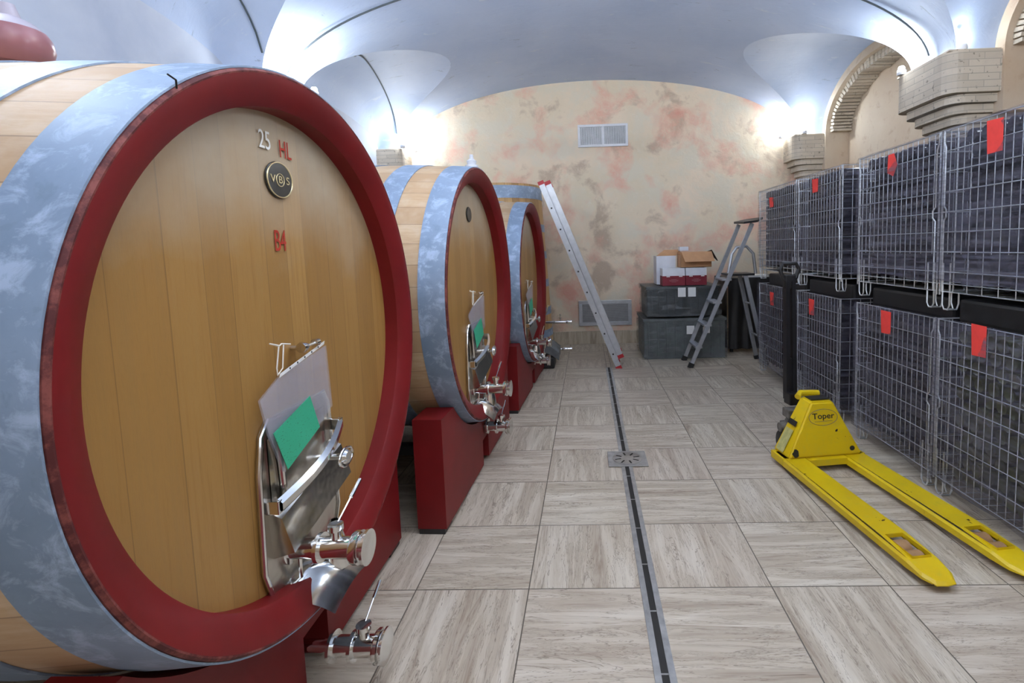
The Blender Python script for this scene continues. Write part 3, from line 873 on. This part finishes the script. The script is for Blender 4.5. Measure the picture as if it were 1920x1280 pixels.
for i_ in range(9):
    u = i_ / 8; rows.append([(-.18 + .34 * u, -.18 + .36 * w_ / 8, .15 + .20 * math.sin(PI * (.15 + .7 * u)) * (.75 + .25 * math.sin(PI * w_ / 8)) + .012 * math.sin(9 * w_ + 5 * u)) for w_ in range(9)])
grid(b, rows)
vs = list(b.verts); r = bmesh.ops.extrude_face_region(b, geom=list(b.faces)); bmesh.ops.translate(b, verts=[v for v in r['geom'] if isinstance(v, bmesh.types.BMVert)], vec=(0, 0, -.10))
part('cover', b, 'cloth', t)

# ------------------------------------------------------------------ leaning ladder
def seg_box(bm, p0, p1, w, d, wdir):
    """rectangular bar from p0 to p1: w across wdir, d across the third axis"""
    p0, p1 = Vector(p0), Vector(p1); a = (p1 - p0).normalized(); wdir = Vector(wdir); wdir = (wdir - a * wdir.dot(a)).normalized(); dd = a.cross(wdir)
    vs = [bm.verts.new(p + wdir * sw * w / 2 + dd * sd * d / 2) for p in (p0, p1) for sw, sd in ((-1, -1), (1, -1), (1, 1), (-1, 1))]
    for q in ((0, 1, 2, 3), (7, 6, 5, 4), (0, 4, 5, 1), (1, 5, 6, 2), (2, 6, 7, 3), (3, 7, 4, 0)): bm.faces.new([vs[k] for k in q])
t = thing('extension_ladder', 'two section aluminium ladder with red end caps leaning against the upright vat', 'ladder', (.345, 6.0, 0))
bot = Vector((0, 0, .03)); top = Vector((-.865, .0, 2.255)); ax = (top - bot).normalized()
nrm = Vector((ax.z, 0, -ax.x))     # outwards from the ladder plane (to the right / up)
RW = .36
for sec in range(2):
    off = nrm * (.075 * sec)
    p0 = bot + off + ax * (.0 if sec == 0 else .12); p1 = top + off - ax * (.0 if sec == 0 else .03)
    for yy in (0, RW):
        q = Vector((0, yy + .012 * sec, 0))
        b = bm_new(); seg_box(b, p0 + q, p1 + q, .068, .024, nrm); part('rail', b, 'alu', t)
        b = bm_new(); seg_box(b, p1 + q, p1 + q + ax * .045, .074, .03, nrm); part('end_cap', b, 'redcap', t)
        b = bm_new(); seg_box(b, p0 + q - ax * .045, p0 + q, .074, .03, nrm); part('end_cap', b, 'redcap', t)
    for k in range(8):
        c = bot + off + ax * (.16 + .275 * k)
        b = bm_new(); tube(b, [c + Vector((0, .012, 0)), c + Vector((0, RW - .012, 0))], .014, 10); part('rung', b, 'alu', t)
b = bm_new()
for k in range(8):
    c = bot + ax * (.16 + .275 * k); tube(b, [c + Vector((0, -.0135, 0)), c + Vector((0, -.0125, 0))], .011, 10)
part('rung_socket', b, 'ink', t)

# ------------------------------------------------------------------ step ladder
t = thing('step_ladder', 'aluminium step ladder with a tall handrail beside the wrapped crates', 'ladder', (1.22, 5.93, 0))
def P3(x, y, z): return Vector((x - 1.22, y - 5.93, z))
f0, f1 = P3(1.225, 5.94, .03), P3(1.975, 5.99, 1.72)
g0, g1 = P3(1.225, 6.34, .03), P3(1.905, 6.28, 1.72)
for a, c in ((f0, f1), (g0, g1)):
    b = bm_new(); seg_box(b, a, c, .046, .024, (1, 0, -.4)); part('front_rail', b, 'alu', t)
    b = bm_new(); seg_box(b, a - (c - a).normalized() * .035, a + (c - a).normalized() * .03, .066, .03, (1, 0, -.4)); part('foot', b, 'black', t)
for k, s in enumerate((.13, .29, .455, .62)):
    a, c = f0.lerp(f1, s * .98), g0.lerp(g1, s * .98)
    b = bm_new(); box(b, (min(a.x, c.x) - .03, a.y, a.z - .012), (max(a.x, c.x) + .045, c.y, a.z + .012), .003); part('step', b, 'alu', t)
a, c = f0.lerp(f1, .64), g0.lerp(g1, .64)
b = bm_new(); box(b, (a.x - .02, a.y + .01, 1.10), (a.x + .30, c.y - .01, 1.125), .006); part('platform', b, 'black', t)
for y0, y1 in ((6.02, 5.99), (6.26, 6.33)):
    b = bm_new(); seg_box(b, P3(1.90, y0, 1.12), P3(2.14, y1, .03), .05, .022, (1, 0, .2)); part('rear_leg', b, 'alu', t)
    b = bm_new(); seg_box(b, P3(2.135, y1, .05), P3(2.146, y1, .0), .056, .03, (1, 0, .2)); part('foot', b, 'black', t)
for z in (.35, .75):
    b = bm_new(); x = 1.90 + .24 * (1.12 - z) / 1.09; tube(b, [P3(x, 6.0, z), P3(x, 6.30, z)], .012, 8); part('brace', b, 'alu', t)
b = bm_new(); tube(b, [P3(1.70, 6.02, 1.13), P3(1.74, 6.02, 1.36), P3(1.80, 6.03, 1.44), P3(1.92, 6.03, 1.45), P3(2.0, 6.03, 1.36), P3(2.03, 6.03, 1.12)], .018, 10); part('guard_rail', b, 'alu', t)
b = bm_new(); prism(b, [P3(1.86, 5.94, 1.715), P3(2.02, 5.94, 1.73), P3(2.09, 5.96, 1.765), P3(2.02, 6.34, 1.765), P3(1.86, 6.34, 1.735)], (0, 0, .025)); part('top_tray', b, 'black', t)

# ------------------------------------------------------------------ wrapped crates and what stands on them
def film_box(bm, lo, hi, j=.012, n=8):
    """crumpled sheet round a box, open below"""
    (x0, y0, z0), (x1, y1, z1) = lo, hi
    rnd = random.Random(int(abs(x0 * 97 + y0 * 31 + z1 * 53) * 100))
    per = []
    for (ax_, ay, bx, by) in ((x0, y0, x1, y0), (x1, y0, x1, y1), (x1, y1, x0, y1), (x0, y1, x0, y0)):
        for k in range(n): per.append((ax_ + (bx - ax_) * k / n, ay + (by - ay) * k / n))
    rows = []
    for i_ in range(n + 1):
        z = z0 + (z1 - z0) * i_ / n
        rows.append([(x + rnd.uniform(-j, j), y + rnd.uniform(-j, j), z + rnd.uniform(-j, j) * .6) for x, y in per])
    for r_ in rows: r_.append(r_[0])
    V = [[bm.verts.new(p) for p in r_[:-1]] for r_ in rows]
    m = len(per)
    for i_ in range(n):
        for k in range(m):
            f = bm.faces.new((V[i_][k], V[i_][(k + 1) % m], V[i_ + 1][(k + 1) % m], V[i_ + 1][k])); f.smooth = True
    c = bm.verts.new(((x0 + x1) / 2, (y0 + y1) / 2, z1))
    for k in range(m):
        f = bm.faces.new((V[n][k], V[n][(k + 1) % m], c)); f.smooth = True
def crate(x0, x1, y0, y1, z0, z1, mat, label, labels, holes):
    t = thing('wrapped_crate', label, 'crate', ((x0 + x1) / 2, (y0 + y1) / 2, z0), 0, 'film-wrapped crates by the back wall')
    hx_, hy, h = (x1 - x0) / 2 - .02, (y1 - y0) / 2 - .02, z1 - z0
    b = bm_new(); box(b, (-hx_, -hy, 0), (hx_, hy, h - .03), .012)
    for k in range(9):
        x = -hx_ + .06 + (2 * hx_ - .12) * k / 8; box(b, (x - .008, -hy - .012, .04), (x + .008, -hy, h - .06), .002)
    part('body', b, mat, t)
    b = bm_new(); box(b, (-hx_ - .014, -hy - .016, h - .05), (hx_ + .014, hy + .014, h - .012), .008); part('rim', b, mat, t)
    b = bm_new(); film_box(b, (-hx_ - .022, -hy - .028, .0), (hx_ + .022, hy + .022, h - .004), .008); part('stretch_film', b, 'film_pale', t, recalc=False)
    for (lx, lz, lw, lh) in labels:
        b = bm_new(); box(b, (lx, -hy - .040, lz), (lx + lw, -hy - .039, lz + lh)); o = part('label', b, 'paper', t)
    b = bm_new()
    for lx, lz in holes:
        lathe(b, [(0, -hy - .0385), (.075, -hy - .0385), (.075, -hy - .0375)], 20, 'y', (lx, 0, lz))
    if holes:
        o = part('hand_hole', b, 'ink', t); o.scale = (1, 1, 1)
    else: b.free()
crate(.70, 1.80, 6.43, 7.20, 0, .545, 'greycrate', 'grey film-wrapped crate on the floor, lower of the two', [(.02, .33, .10, .11), (-.02 + .25, .34, .09, .08)], [])
crate(.745, 1.72, 6.43, 7.15, .56, .965, 'darkbox', 'black film-wrapped crate on top of the grey one', [(.06, .26, .10, .12), (-.07, .26, .10, .12)], [])

def wine_carton(x0, x1, y0, y1, z0, z1, label):
    t = thing('wine_carton', label, 'carton', ((x0 + x1) / 2, (y0 + y1) / 2, z0), 0, 'burgundy and white wine cartons on the crates')
    hx_, hy, h = (x1 - x0) / 2, (y1 - y0) / 2, z1 - z0
    b = bm_new(); box(b, (-hx_, -hy, 0), (hx_, hy, h), .002); part('box', b, 'white', t)
    b = bm_new(); box(b, (-hx_ - .001, -hy - .0015, 0), (hx_ + .001, hy + .001, h * .56), .001); part('burgundy_band', b, 'burg', t)
    b = bm_new()
    for x in (-hx_ * .5, hx_ * .62): box(b, (x - .022, -hy - .003, h * .50), (x + .022, -hy - .0016, h * .55))
    part('tab', b, 'paper', t)
    b = bm_new()
    for k, w_ in enumerate((.03, .055, .06, .035)):
        box(b, (-w_, -hy - .003, h * .20 + k * .011), (w_, -hy - .0018, h * .20 + k * .011 + .004))
    part('printed_crest', b, 'ceramic', t)
    return t
wine_carton(.975, 1.265, 6.46, 6.68, .965, 1.19, 'burgundy and white wine carton, left one on the black crate')
wine_carton(1.275, 1.545, 6.46, 6.68, .965, 1.19, 'burgundy and white wine carton, right one on the black crate')
t = thing('white_carton', 'tall plain white carton standing behind the left wine carton', 'carton', (1.06, 6.84, .965))
b = bm_new(); box(b, (-.13, -.14, 0), (.13, .14, .385), .003); part('box', b, 'white', t)
b = bm_new(); prism(b, [(-.13, -.14, .385), (.13, -.14, .385), (.24, .0, .46), (.0, .0, .46)], (0, .002, .003)); part('flap', b, 'brown', t)
t = thing('cardboard_box', 'open brown cardboard box with its flap hanging over the wine cartons', 'carton', (1.42, 6.63, 1.195))
b = bm_new()
for lo, hi in (((-.20, -.13, 0), (.20, -.127, .14)), ((-.20, .127, 0), (.20, .13, .20)), ((-.20, -.13, 0), (-.197, .13, .17)), ((.197, -.13, 0), (.20, .13, .17)), ((-.20, -.13, 0), (.20, .13, .003))): box(b, lo, hi)
part('box', b, 'brown', t)
b = bm_new(); prism(b, [(-.19, -.13, .20), (.20, -.13, .20), (.215, -.24, .075), (-.165, -.24, .075)], (0, .002, .003)); part('front_flap', b, 'brown', t)
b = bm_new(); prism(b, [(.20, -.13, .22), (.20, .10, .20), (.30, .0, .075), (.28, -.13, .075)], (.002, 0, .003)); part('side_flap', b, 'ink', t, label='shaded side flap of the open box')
b = bm_new(); box(b, (-.20, -.128, .14), (.20, -.126, .20)); part('rim_strip', b, 'brown', t)
b = bm_new(); box(b, (-.06, -.05, 0), (.06, .05, .055), .004)
tag(part('small_white_box', b, 'white', None, (1.30, 6.74, 1.41)), 'small white box lying on top of the open cardboard box', 'box')
b = bm_new()

# dark table behind the step ladder
t = thing('covered_table', 'table under a black cover in the corner behind the step ladder', 'table', (2.32, 7.08, 0))
b = bm_new(); box(b, (-.40, -.33, .98), (.42, .33, 1.02), .006); part('tabletop', b, 'darkbox', t)
for sx in (-1, 1):
    for sy in (-1, 1):
        b = bm_new(); box(b, (sx * .36 - .02, sy * .28 - .02, 0), (sx * .36 + .02, sy * .28 + .02, .98), .003); part('leg', b, 'black', t)
b = bm_new(); rows = []
for z, k in ((1.022, 0), (.98, 1), (.7, 2), (.4, 3), (.06, 4)):
    row = []
    for j in range(49):
        s = j / 48
        x = -.43 + .86 * s; row.append((x, -.345 - .02 * k * .5 * (1 + math.sin(s * 34 + k)) * .5 - .005 * k, z))
    rows.append(row)
grid(b, rows)
rows = []
for z, k in ((1.022, 0), (.98, 1), (.7, 2), (.4, 3), (.06, 4)):
    rows.append([(-.43 - .012 * k * .5 * (1 + math.sin(j / 24 * 20 + k)) * .5, -.345 + .68 * j / 24, z) for j in range(25)])
grid(b, rows)
rows = [[(-.43 + .86 * a / 8, -.345 + .68 * c / 6, 1.023) for a in range(9)] for c in range(7)]
grid(b, rows)
part('cover', b, 'black', t)
b = bm_new(); box(b, (-.17, -.1, 0), (.17, .1, .03), .004)
tag(part('folded_sheet', b, 'paper', None, (2.28, 6.86, 1.025)), 'white folded sheet lying on the black covered table', 'sheet')

# ------------------------------------------------------------------ wire cages
CD = 1.08      # depth of a cage from the aisle back
def wire_bar(bm, p0, p1, r):
    tube(bm, [p0, p1], r, 4, caps=False, smooth=True)
def panel(n_v, hs, w, z0, z1, r, bm, horiz=True, split=None):
    """wires of one panel in local (y = along, z); split: below this height only every second upright"""
    for k in range(n_v + 1):
        y = w * k / n_v
        zl = split if (split and k % 2) else z0
        wire_bar(bm, (0, y, zl), (0, y, z1), r)
    for z in hs: wire_bar(bm, (-.004, 0, z), (-.004, w, z), r * 1.15)
def make_cage(w, upper, height=.94):
    root = thing('wire_cage', 'x', 'wire cage')
    z0, z1 = .105, height
    hs = [z0 + (z1 - z0) * k / 8 for k in range(9)] + ([z0 + .045] if upper else [])
    nv = int(round(w / .05))
    b = bm_new(); panel(nv, hs, w, z0, z1, .0024, b, split=z0 + .21 if upper else None); part('front_panel', b, 'wire', root)
    for y in (0, w):
        b = bm_new()
        for k in range(15):
            x = CD * k / 14; wire_bar(b, (x, y, z0), (x, y, z1), .0022)
        for z in hs: wire_bar(b, (0, y, z), (CD, y, z), .0026)
        part('side_panel', b, 'wire', root)
    b = bm_new(); panel(nv, hs, w, z0, z1, .0022, b); part('back_panel', b, 'wire', root, (CD, 0, 0))
    for x in (0, CD):
        for y in (0.0, w):
            b = bm_new(); s = 1 if y == 0 else -1
            tube(b, [(x, y, z0 - .02), (x, y, z1 + .005)], .0055, 8)
            if x == 0:   # latch wire with kinks next to the corner
                yy = y + s * .022
                tube(b, [(x - .006, yy, z0 + .0), (x - .006, yy, .50), (x - .008, yy + s * .018, .52), (x - .008, yy + s * .018, .56), (x - .006, yy, .58), (x - .006, yy, z1 - .09), (x - .006, yy - s * .015, z1 - .06), (x - .004, yy - s * .015, z1)], .0042, 6)
            part('corner_post', b, 'wire', root)
    for x in (.0, CD - .06):
        for y in (.05, w - .05):
            b = bm_new()
            for d in (-.028, .028): tube(b, [(x + .0, y + d, z0 + .16), (x + .0, y + d, .03), (x + .0, y + d * .5, .006), (x + .05, y + d * .5, .006), (x + .05, y + d, .04), (x + .05, y + d, z0)], .0048, 6)
            tube(b, [(x, y - .014, .006), (x, y + .014, .006)], .0048, 6)
            part('foot', b, 'wire', root)
    b = bm_new()
    for k in range(12): wire_bar(b, (0, w * (k + .5) / 12, z0), (CD, w * (k + .5) / 12, z0), .0025)
    part('base_mesh', b, 'wire', root)
    return root
def bottles_bm(w, h):
    b = bm_new(); n = int((w - .06) / .083); m = int(h / .077)
    for r_ in range(m):
        for c in range(n - (r_ % 2)):
            y = .03 + .0415 + c * .083 + (.0415 if r_ % 2 else 0); z = .02 + .038 + r_ * .077
            dx = .01 * math.sin(c * 5.1 + r_ * 3.3)
            lathe(b, [(0, .052 + dx), (.022, .048 + dx), (.036, .040 + dx), (.0375, .052 + dx), (.0375, .24), (.013, .30), (.013, .335)], 12, 'x', (0, y, z))
    box(b, (.36, .03, .01), (CD - .03, w - .03, h - .02))
    return b
def film_sheet(w, z0, z1, seed, tail):
    """loose stretch film over the aisle face, round the near side and over the top edge"""
    rnd = random.Random(seed); b = bm_new(); rows = []
    nz, ny = 22, 18
    ph = [rnd.uniform(0, 6) for _ in range(6)]
    for i_ in range(nz + 1):
        u = i_ / nz; row = []
        z = z0 + (z1 - z0) * u
        for j in range(-8, ny + 1):
            if j < 0:
                x = -.012 + (-j) / 8 * (CD + .02); y = -.014 + .004 * math.sin(9 * u + ph[0] + j)
            else:
                s = j / ny; y = -.014 + (w + .028) * s
                x = -.012 - .006 * (1 + math.sin(14 * s + 4 * u + ph[1])) * .5 - .008 * abs(math.sin(3 * s + 11 * u + ph[2]))
            zz = z + (.012 * math.sin(5 * j / ny + ph[3]) if 0 < i_ < nz else 0)
            if i_ == 0 and j >= 0: zz += tail * abs(math.sin(2.2 * j / ny + ph[4]))
            if i_ == nz: x += .012
            row.append((x, y, zz))
        rows.append(row)
    grid(b, rows)
    return b
cells = [  # y0, width
    (2.06, .80, 'nearest'), (2.885, .83, 'second'), (3.955, .80, 'third'), (4.80, 1.0, 'farthest')]
extra = (1.22, .81)
tags_px = {  # photo positions of the red tags: (y centre, z top, z bottom, half width, tilt)
    (0, 1): (2.492, 2.043, 1.885, .045, 0.0), (1, 1): (3.304, 2.022, 1.888, .045, .35), (2, 1): (4.378, 2.02, 1.905, .048, 0.05), (3, 1): (5.39, 1.965, 1.862, .05, .1),
    (0, 0): (2.540, 1.037, .874, .045, 0.0), (1, 0): (3.324, 1.009, .856, .05, 0.0), (2, 0): (4.42, .976, .834, .045, 0.0), (3, 0): (5.363, .955, .811, .045, .05)}
where = ['nearest the camera', 'second from the camera', 'third from the camera', 'farthest, beside the step ladder']
CX0 = 2.0
for ci, (y0, w, nm) in enumerate([(c[0], c[1], c[2]) for c in cells] + [(extra[0], extra[1], 'edge')]):
    for lev in (0, 1):
        zb_ = 0.0 if lev == 0 else 1.075
        hgt = 1.02 if lev == 0 else .99
        if ci == 4: continue
        root = make_cage(w, lev == 1, hgt)
        root.location = (CX0, y0, zb_)
        root['label'] = ('upper' if lev else 'lower') + ' wire cage of bottles, stack ' + where[ci] + ', red tag on its mesh'
        root['group'] = 'wire cages of bottles along the right wall'
        b = film_sheet(w, .09 + (.04 if lev else -.03), hgt + .01, ci * 7 + lev, .05)
        part('stretch_film', b, 'film', root, recalc=False)
        if lev == 0:
            b = bm_new(); box(b, (.10, .012, hgt - .02), (CD - .02, w - .012, hgt + .115), .02); part('gap_shade_block', b, 'black', root)  # added black block painting the shade in the gap under the upper cage
        ty, tz1, tz0, hw_, tilt = tags_px[(ci, lev)]
        b = bm_new()
        if (ci, lev) == (1, 1):
            pts = [(-.018, .045, .07), (-.018, -.015, .075), (-.018, -.055, .0), (-.018, -.02, -.07), (-.018, .045, -.045)]
        else:
            hh = (tz1 - tz0) / 2
            pts = [(-.018, -hw_, -hh), (-.020, hw_ * .96, -hh - .002), (-.026, hw_, hh), (-.018, -hw_ * .97, hh - .004)]
        prism(b, pts, (-.0012, 0, 0))
        part('red_tag', b, 'redpaper', root, (0, ty - y0, (tz1 + tz0) / 2 - zb_), (tilt * .15, 0, 0))
        b = bottles_bm(w, hgt - .12 - (.0 if lev else .0))
        o = part('stacked_bottles', b, 'bottle_green' if (ci, lev) == (0, 0) else 'bottle', None, (CX0, y0, zb_ + .11), recalc=True)
        tag(o, 'dark bottles lying in the ' + ('upper' if lev else 'lower') + ' cage, stack ' + where[ci], 'bottles', 'bottles lying in the wire cages', 'stuff')

# ------------------------------------------------------------------ pallet truck
ang = math.radians(7.5)
t = thing('pallet_truck', 'yellow hand pallet truck with chipped paint and a black tiller', 'pallet truck', (1.515, 3.17, 0), ang)
# local frame: -y runs towards the fork tips, x across
def fork(xc_):
    b = bm_new(); hw_ = .078; top_ = .085; bt = .035
    L_ = 1.16
    out = [(-hw_, .12), (-hw_, -L_ + .20), (-hw_ * .92, -L_ + .09), (-hw_ * .62, -L_ + .02), (0, -L_), (hw_ * .62, -L_ + .02), (hw_ * .92, -L_ + .09), (hw_, -L_ + .20), (hw_, .12)]
    hole = [(-.045, -L_ + .30), (.045, -L_ + .30), (.045, -L_ + .13), (-.045, -L_ + .13)]
    # top plate built as strips round the roller window
    ys_ = [.12, -L_ + .30, -L_ + .13]
    def top_face(pts, zf=lambda y: top_): 
        b.faces.new([b.verts.new((xc_ + x, y, zf(y))) for x, y in pts])
    zf = lambda y: top_ - (max(0, (-L_ + .20) - y) * .18)
    top_face([(-hw_ + .012, .12), (-hw_ + .012, -L_ + .30), (hw_ - .012, -L_ + .30), (hw_ - .012, .12)], zf)
    top_face([(-hw_ + .012, -L_ + .30), (-hw_ + .012, -L_ + .13), (-.045, -L_ + .13), (-.045, -L_ + .30)], zf)
    top_face([(.045, -L_ + .30), (.045, -L_ + .13), (hw_ - .012, -L_ + .13), (hw_ - .012, -L_ + .30)], zf)
    tip = [(-hw_ + .012, -L_ + .13), (-hw_ * .78, -L_ + .06), (-hw_ * .5, -L_ + .015), (0, -L_ + .006), (hw_ * .5, -L_ + .015), (hw_ * .78, -L_ + .06), (hw_ - .012, -L_ + .13)]
    top_face([(-.045, -L_ + .13)] + tip + [(.045, -L_ + .13)], zf)
    # sides with rounded shoulder
    inner = [(-hw_ + .012, .12), (-hw_ + .012, -L_ + .13)] + tip[1:-1] + [(hw_ - .012, -L_ + .13), (hw_ - .012, .12)]
    outer = [(-hw_, .12), (-hw_, -L_ + .13), (-hw_ * .9, -L_ + .05), (-hw_ * .56, -L_ + .0), (0, -L_ - .006), (hw_ * .56, -L_ + .0), (hw_ * .9, -L_ + .05), (hw_, -L_ + .13), (hw_, .12)]
    R1 = [(xc_ + x, y, zf(y)) for x, y in inner]; R2 = [(xc_ + x, y, zf(y) - .010) for x, y in outer]; R3 = [(xc_ + x, y, bt + .0) for x, y in outer]
    R4 = [(xc_ + x * .92, y, bt + .003) for x, y in outer]; R5 = [(xc_ + x * .92, y, zf(y) - .014) for x, y in outer]
    grid(b, [R1, R2, R3, R4, R5], False)
    # window lips
    for (a0, a1) in zip(hole, hole[1:] + hole[:1]):
        b.faces.new([b.verts.new(p) for p in ((xc_ + a0[0], a0[1], top_), (xc_ + a1[0], a1[1], top_), (xc_ + a1[0], a1[1], top_ - .02), (xc_ + a0[0], a0[1], top_ - .02))])
    f = part('fork', b, 'yellow', t, recalc=False)
    for dy in (.255, .175):
        b = bm_new(); lathe(b, [(0, -.036), (.034, -.036), (.037, -.032), (.037, .032), (.034, .036), (0, .036)], 24, 'x', (xc_, -L_ + dy, .038)); part('load_roller', b, 'polyroll', f)
    b = bm_new()
    tube(b, [(xc_ - .05, -L_ + .255, .034), (xc_ + .05, -L_ + .255, .034)], .006, 8); tube(b, [(xc_ - .05, -L_ + .175, .034), (xc_ + .05, -L_ + .175, .034)], .006, 8)
    part('roller_axle', b, 'darksteel', f)
for xq in (-.205, .205): fork(xq)
# cross member and sloping tower
b = bm_new()
box(b, (-.285, .0, .035), (.285, .16, .085), .006)
box(b, (-.13, -.045, .040), (.13, .01, .0845), .004)
part('cross_member', b, 'yellow', t)
b = bm_new()
zt_ = .445
F = [(-.255, -.015, .085), (.255, -.015, .085), (.075, .035, zt_ - .01), (-.075, .035, zt_ - .01)]
Bk = [(-.265, .17, .085), (.265, .17, .085), (.085, .15, zt_), (-.085, .15, zt_)]
ins = lambda p, q, s: tuple(a + (c - a) * s for a, c in zip(p, q))
V = [b.verts.new(p) for p in F] + [b.verts.new(p) for p in Bk]
for q in ((0, 1, 2, 3), (1, 5, 6, 2), (4, 0, 3, 7), (3, 2, 6, 7), (5, 4, 7, 6), (4, 5, 1, 0)): b.faces.new([V[k] for k in q])
bmesh.ops.bevel(b, geom=list(b.edges), offset=.012, segments=3, affect='EDGES')
tw = part('tower', b, 'yellow', t)
b = bm_new(); tube(b, [(-.10, .15, zt_ - .005), (-.07, .175, zt_ + .012), (.06, .175, zt_ + .005)], .022, 10); part('top_lug', b, 'yellow', tw)
b = bm_new(); box(b, (-.06, .06, zt_ - .003), (.07, .14, zt_ + .003), .001); part('top_slot', b, 'ink', tw)
# decal on the sloping face
nrm_t = Vector((0, -(zt_ - .095), .05)).normalized(); upv = Vector((0, .05, zt_ - .095)).normalized(); rgt = Vector((1, 0, 0))
MF = Matrix((rgt, upv, rgt.cross(upv))).transposed().to_4x4()
def on_face(x, s, lift=.0015):
    p = Vector((x, -.015, .085)) + upv * s; return p - Vector((0, upv.z, -upv.y)) * lift
text_mesh('maker_decal', 'Toper', .052, 'ink', tw, on_face(0, .262, .002), MF, .0004, sx=1.15, bold=.0006)
b = bm_new(); tube(b, [on_face(.098 * math.cos(a), .255 + .052 * math.sin(a), .001) for a in [2 * PI * k / 48 for k in range(48)]], .0016, 6, closed=True)
tube(b, [on_face(-.06, .228, .001), on_face(.062, .230, .001)], .0012, 6)
part('decal_outline', b, 'darksteel', tw)
b = bm_new()
for (x, s, w_, h_) in ((-.205, .035, .045, .055), (.185, .045, .036, .032), (.085, .165, .022, .018)):
    rr = random.Random(int(s * 1000)); pts = []
    for k in range(10):
        a = 2 * PI * k / 10; q = 1 if w_ < .04 and h_ > .03 else rr.uniform(.6, 1.15)
        pts.append(on_face(x + w_ / 2 * q * math.cos(a), s + h_ / 2 * q * math.sin(a), .0006))
    prism(b, pts, nrm_t * .0006)
part('paint_chip', b, 'ink', tw, label='bare dark chips in the yellow paint')
b = bm_new(); box(b, (-.001, .03, 0), (.001, .12, .035)); 
part('side_label', b, 'ink', tw, (-.176, .02, .275), (0, math.radians(27), 0))
b = bm_new(); box(b, (-.001, .03, 0), (.001, .115, .16)); part('warning_label', b, 'paleyellow', tw, (-.258, .025, .105), (0, math.radians(27), 0))
# hydraulic pump, steering wheels, tiller
b = bm_new(); lathe(b, [(0, .10), (.05, .10), (.055, .12), (.055, .24), (.045, .26), (.03, .27), (.03, .33), (0, .335)], 24, 'z', (-.075, .25, 0)); box(b, (-.145, .21, .14), (.02, .31, .23), .012)
lathe(b, [(0, 0), (.032, 0), (.034, .04), (.02, .06), (0, .06)], 18, 'x', (-.175, .25, .20)); box(b, (-.135, .20, .27), (.0, .29, .33), .008)
part('hydraulic_pump', b, 'darksteel', t)
for s in (-1, 1):
    b = bm_new(); lathe(b, [(0, -.022), (.07, -.022), (.082, -.017), (.082, .017), (.07, .022), (0, .022)], 32, 'x', (-.075 + s * .055, .27, .083)); part('steering_wheel', b, 'black', t)
b = bm_new(); tube(b, [(-.13, .27, .083), (-.02, .27, .083)], .014, 12); part('wheel_axle', b, 'darksteel', t)
tl = bm_new()
h0, h1 = Vector((-.035, .36, .36)), Vector((-.015, .42, 1.20))
for s in (-1, 1): seg_box(tl, h0 + Vector((s * .026, 0, 0)), h1 + Vector((s * .022, 0, 0)), .028, .05, (1, 0, 0))
box(tl, (-.075, .29, .33), (.005, .38, .42), .01)
seg_box(tl, h0, h0 + (h1 - h0) * .35, .05, .03, (1, 0, 0))
tiller = part('tiller', tl, 'blackpaint', t)
b = bm_new(); tube(b, [h1 + Vector((-.0, 0, -.02)), h1 + Vector((-.05, 0, .03)), h1 + Vector((-.07, 0, .09)), h1 + Vector((-.05, 0, .13)), h1 + Vector((.05, 0, .13)), h1 + Vector((.07, 0, .09)), h1 + Vector((.05, 0, .03)), h1 + Vector((0, 0, -.02))], .015, 10)
box(b, tuple(h1 + Vector((-.04, -.02, -.05))), tuple(h1 + Vector((.04, .02, .05))), .01)
part('handle_grip', b, 'black', tiller)
b = bm_new(); box(b, (-.055, .332, .40), (-.03, .334, .42)); part('sticker', b, 'paper', tiller)
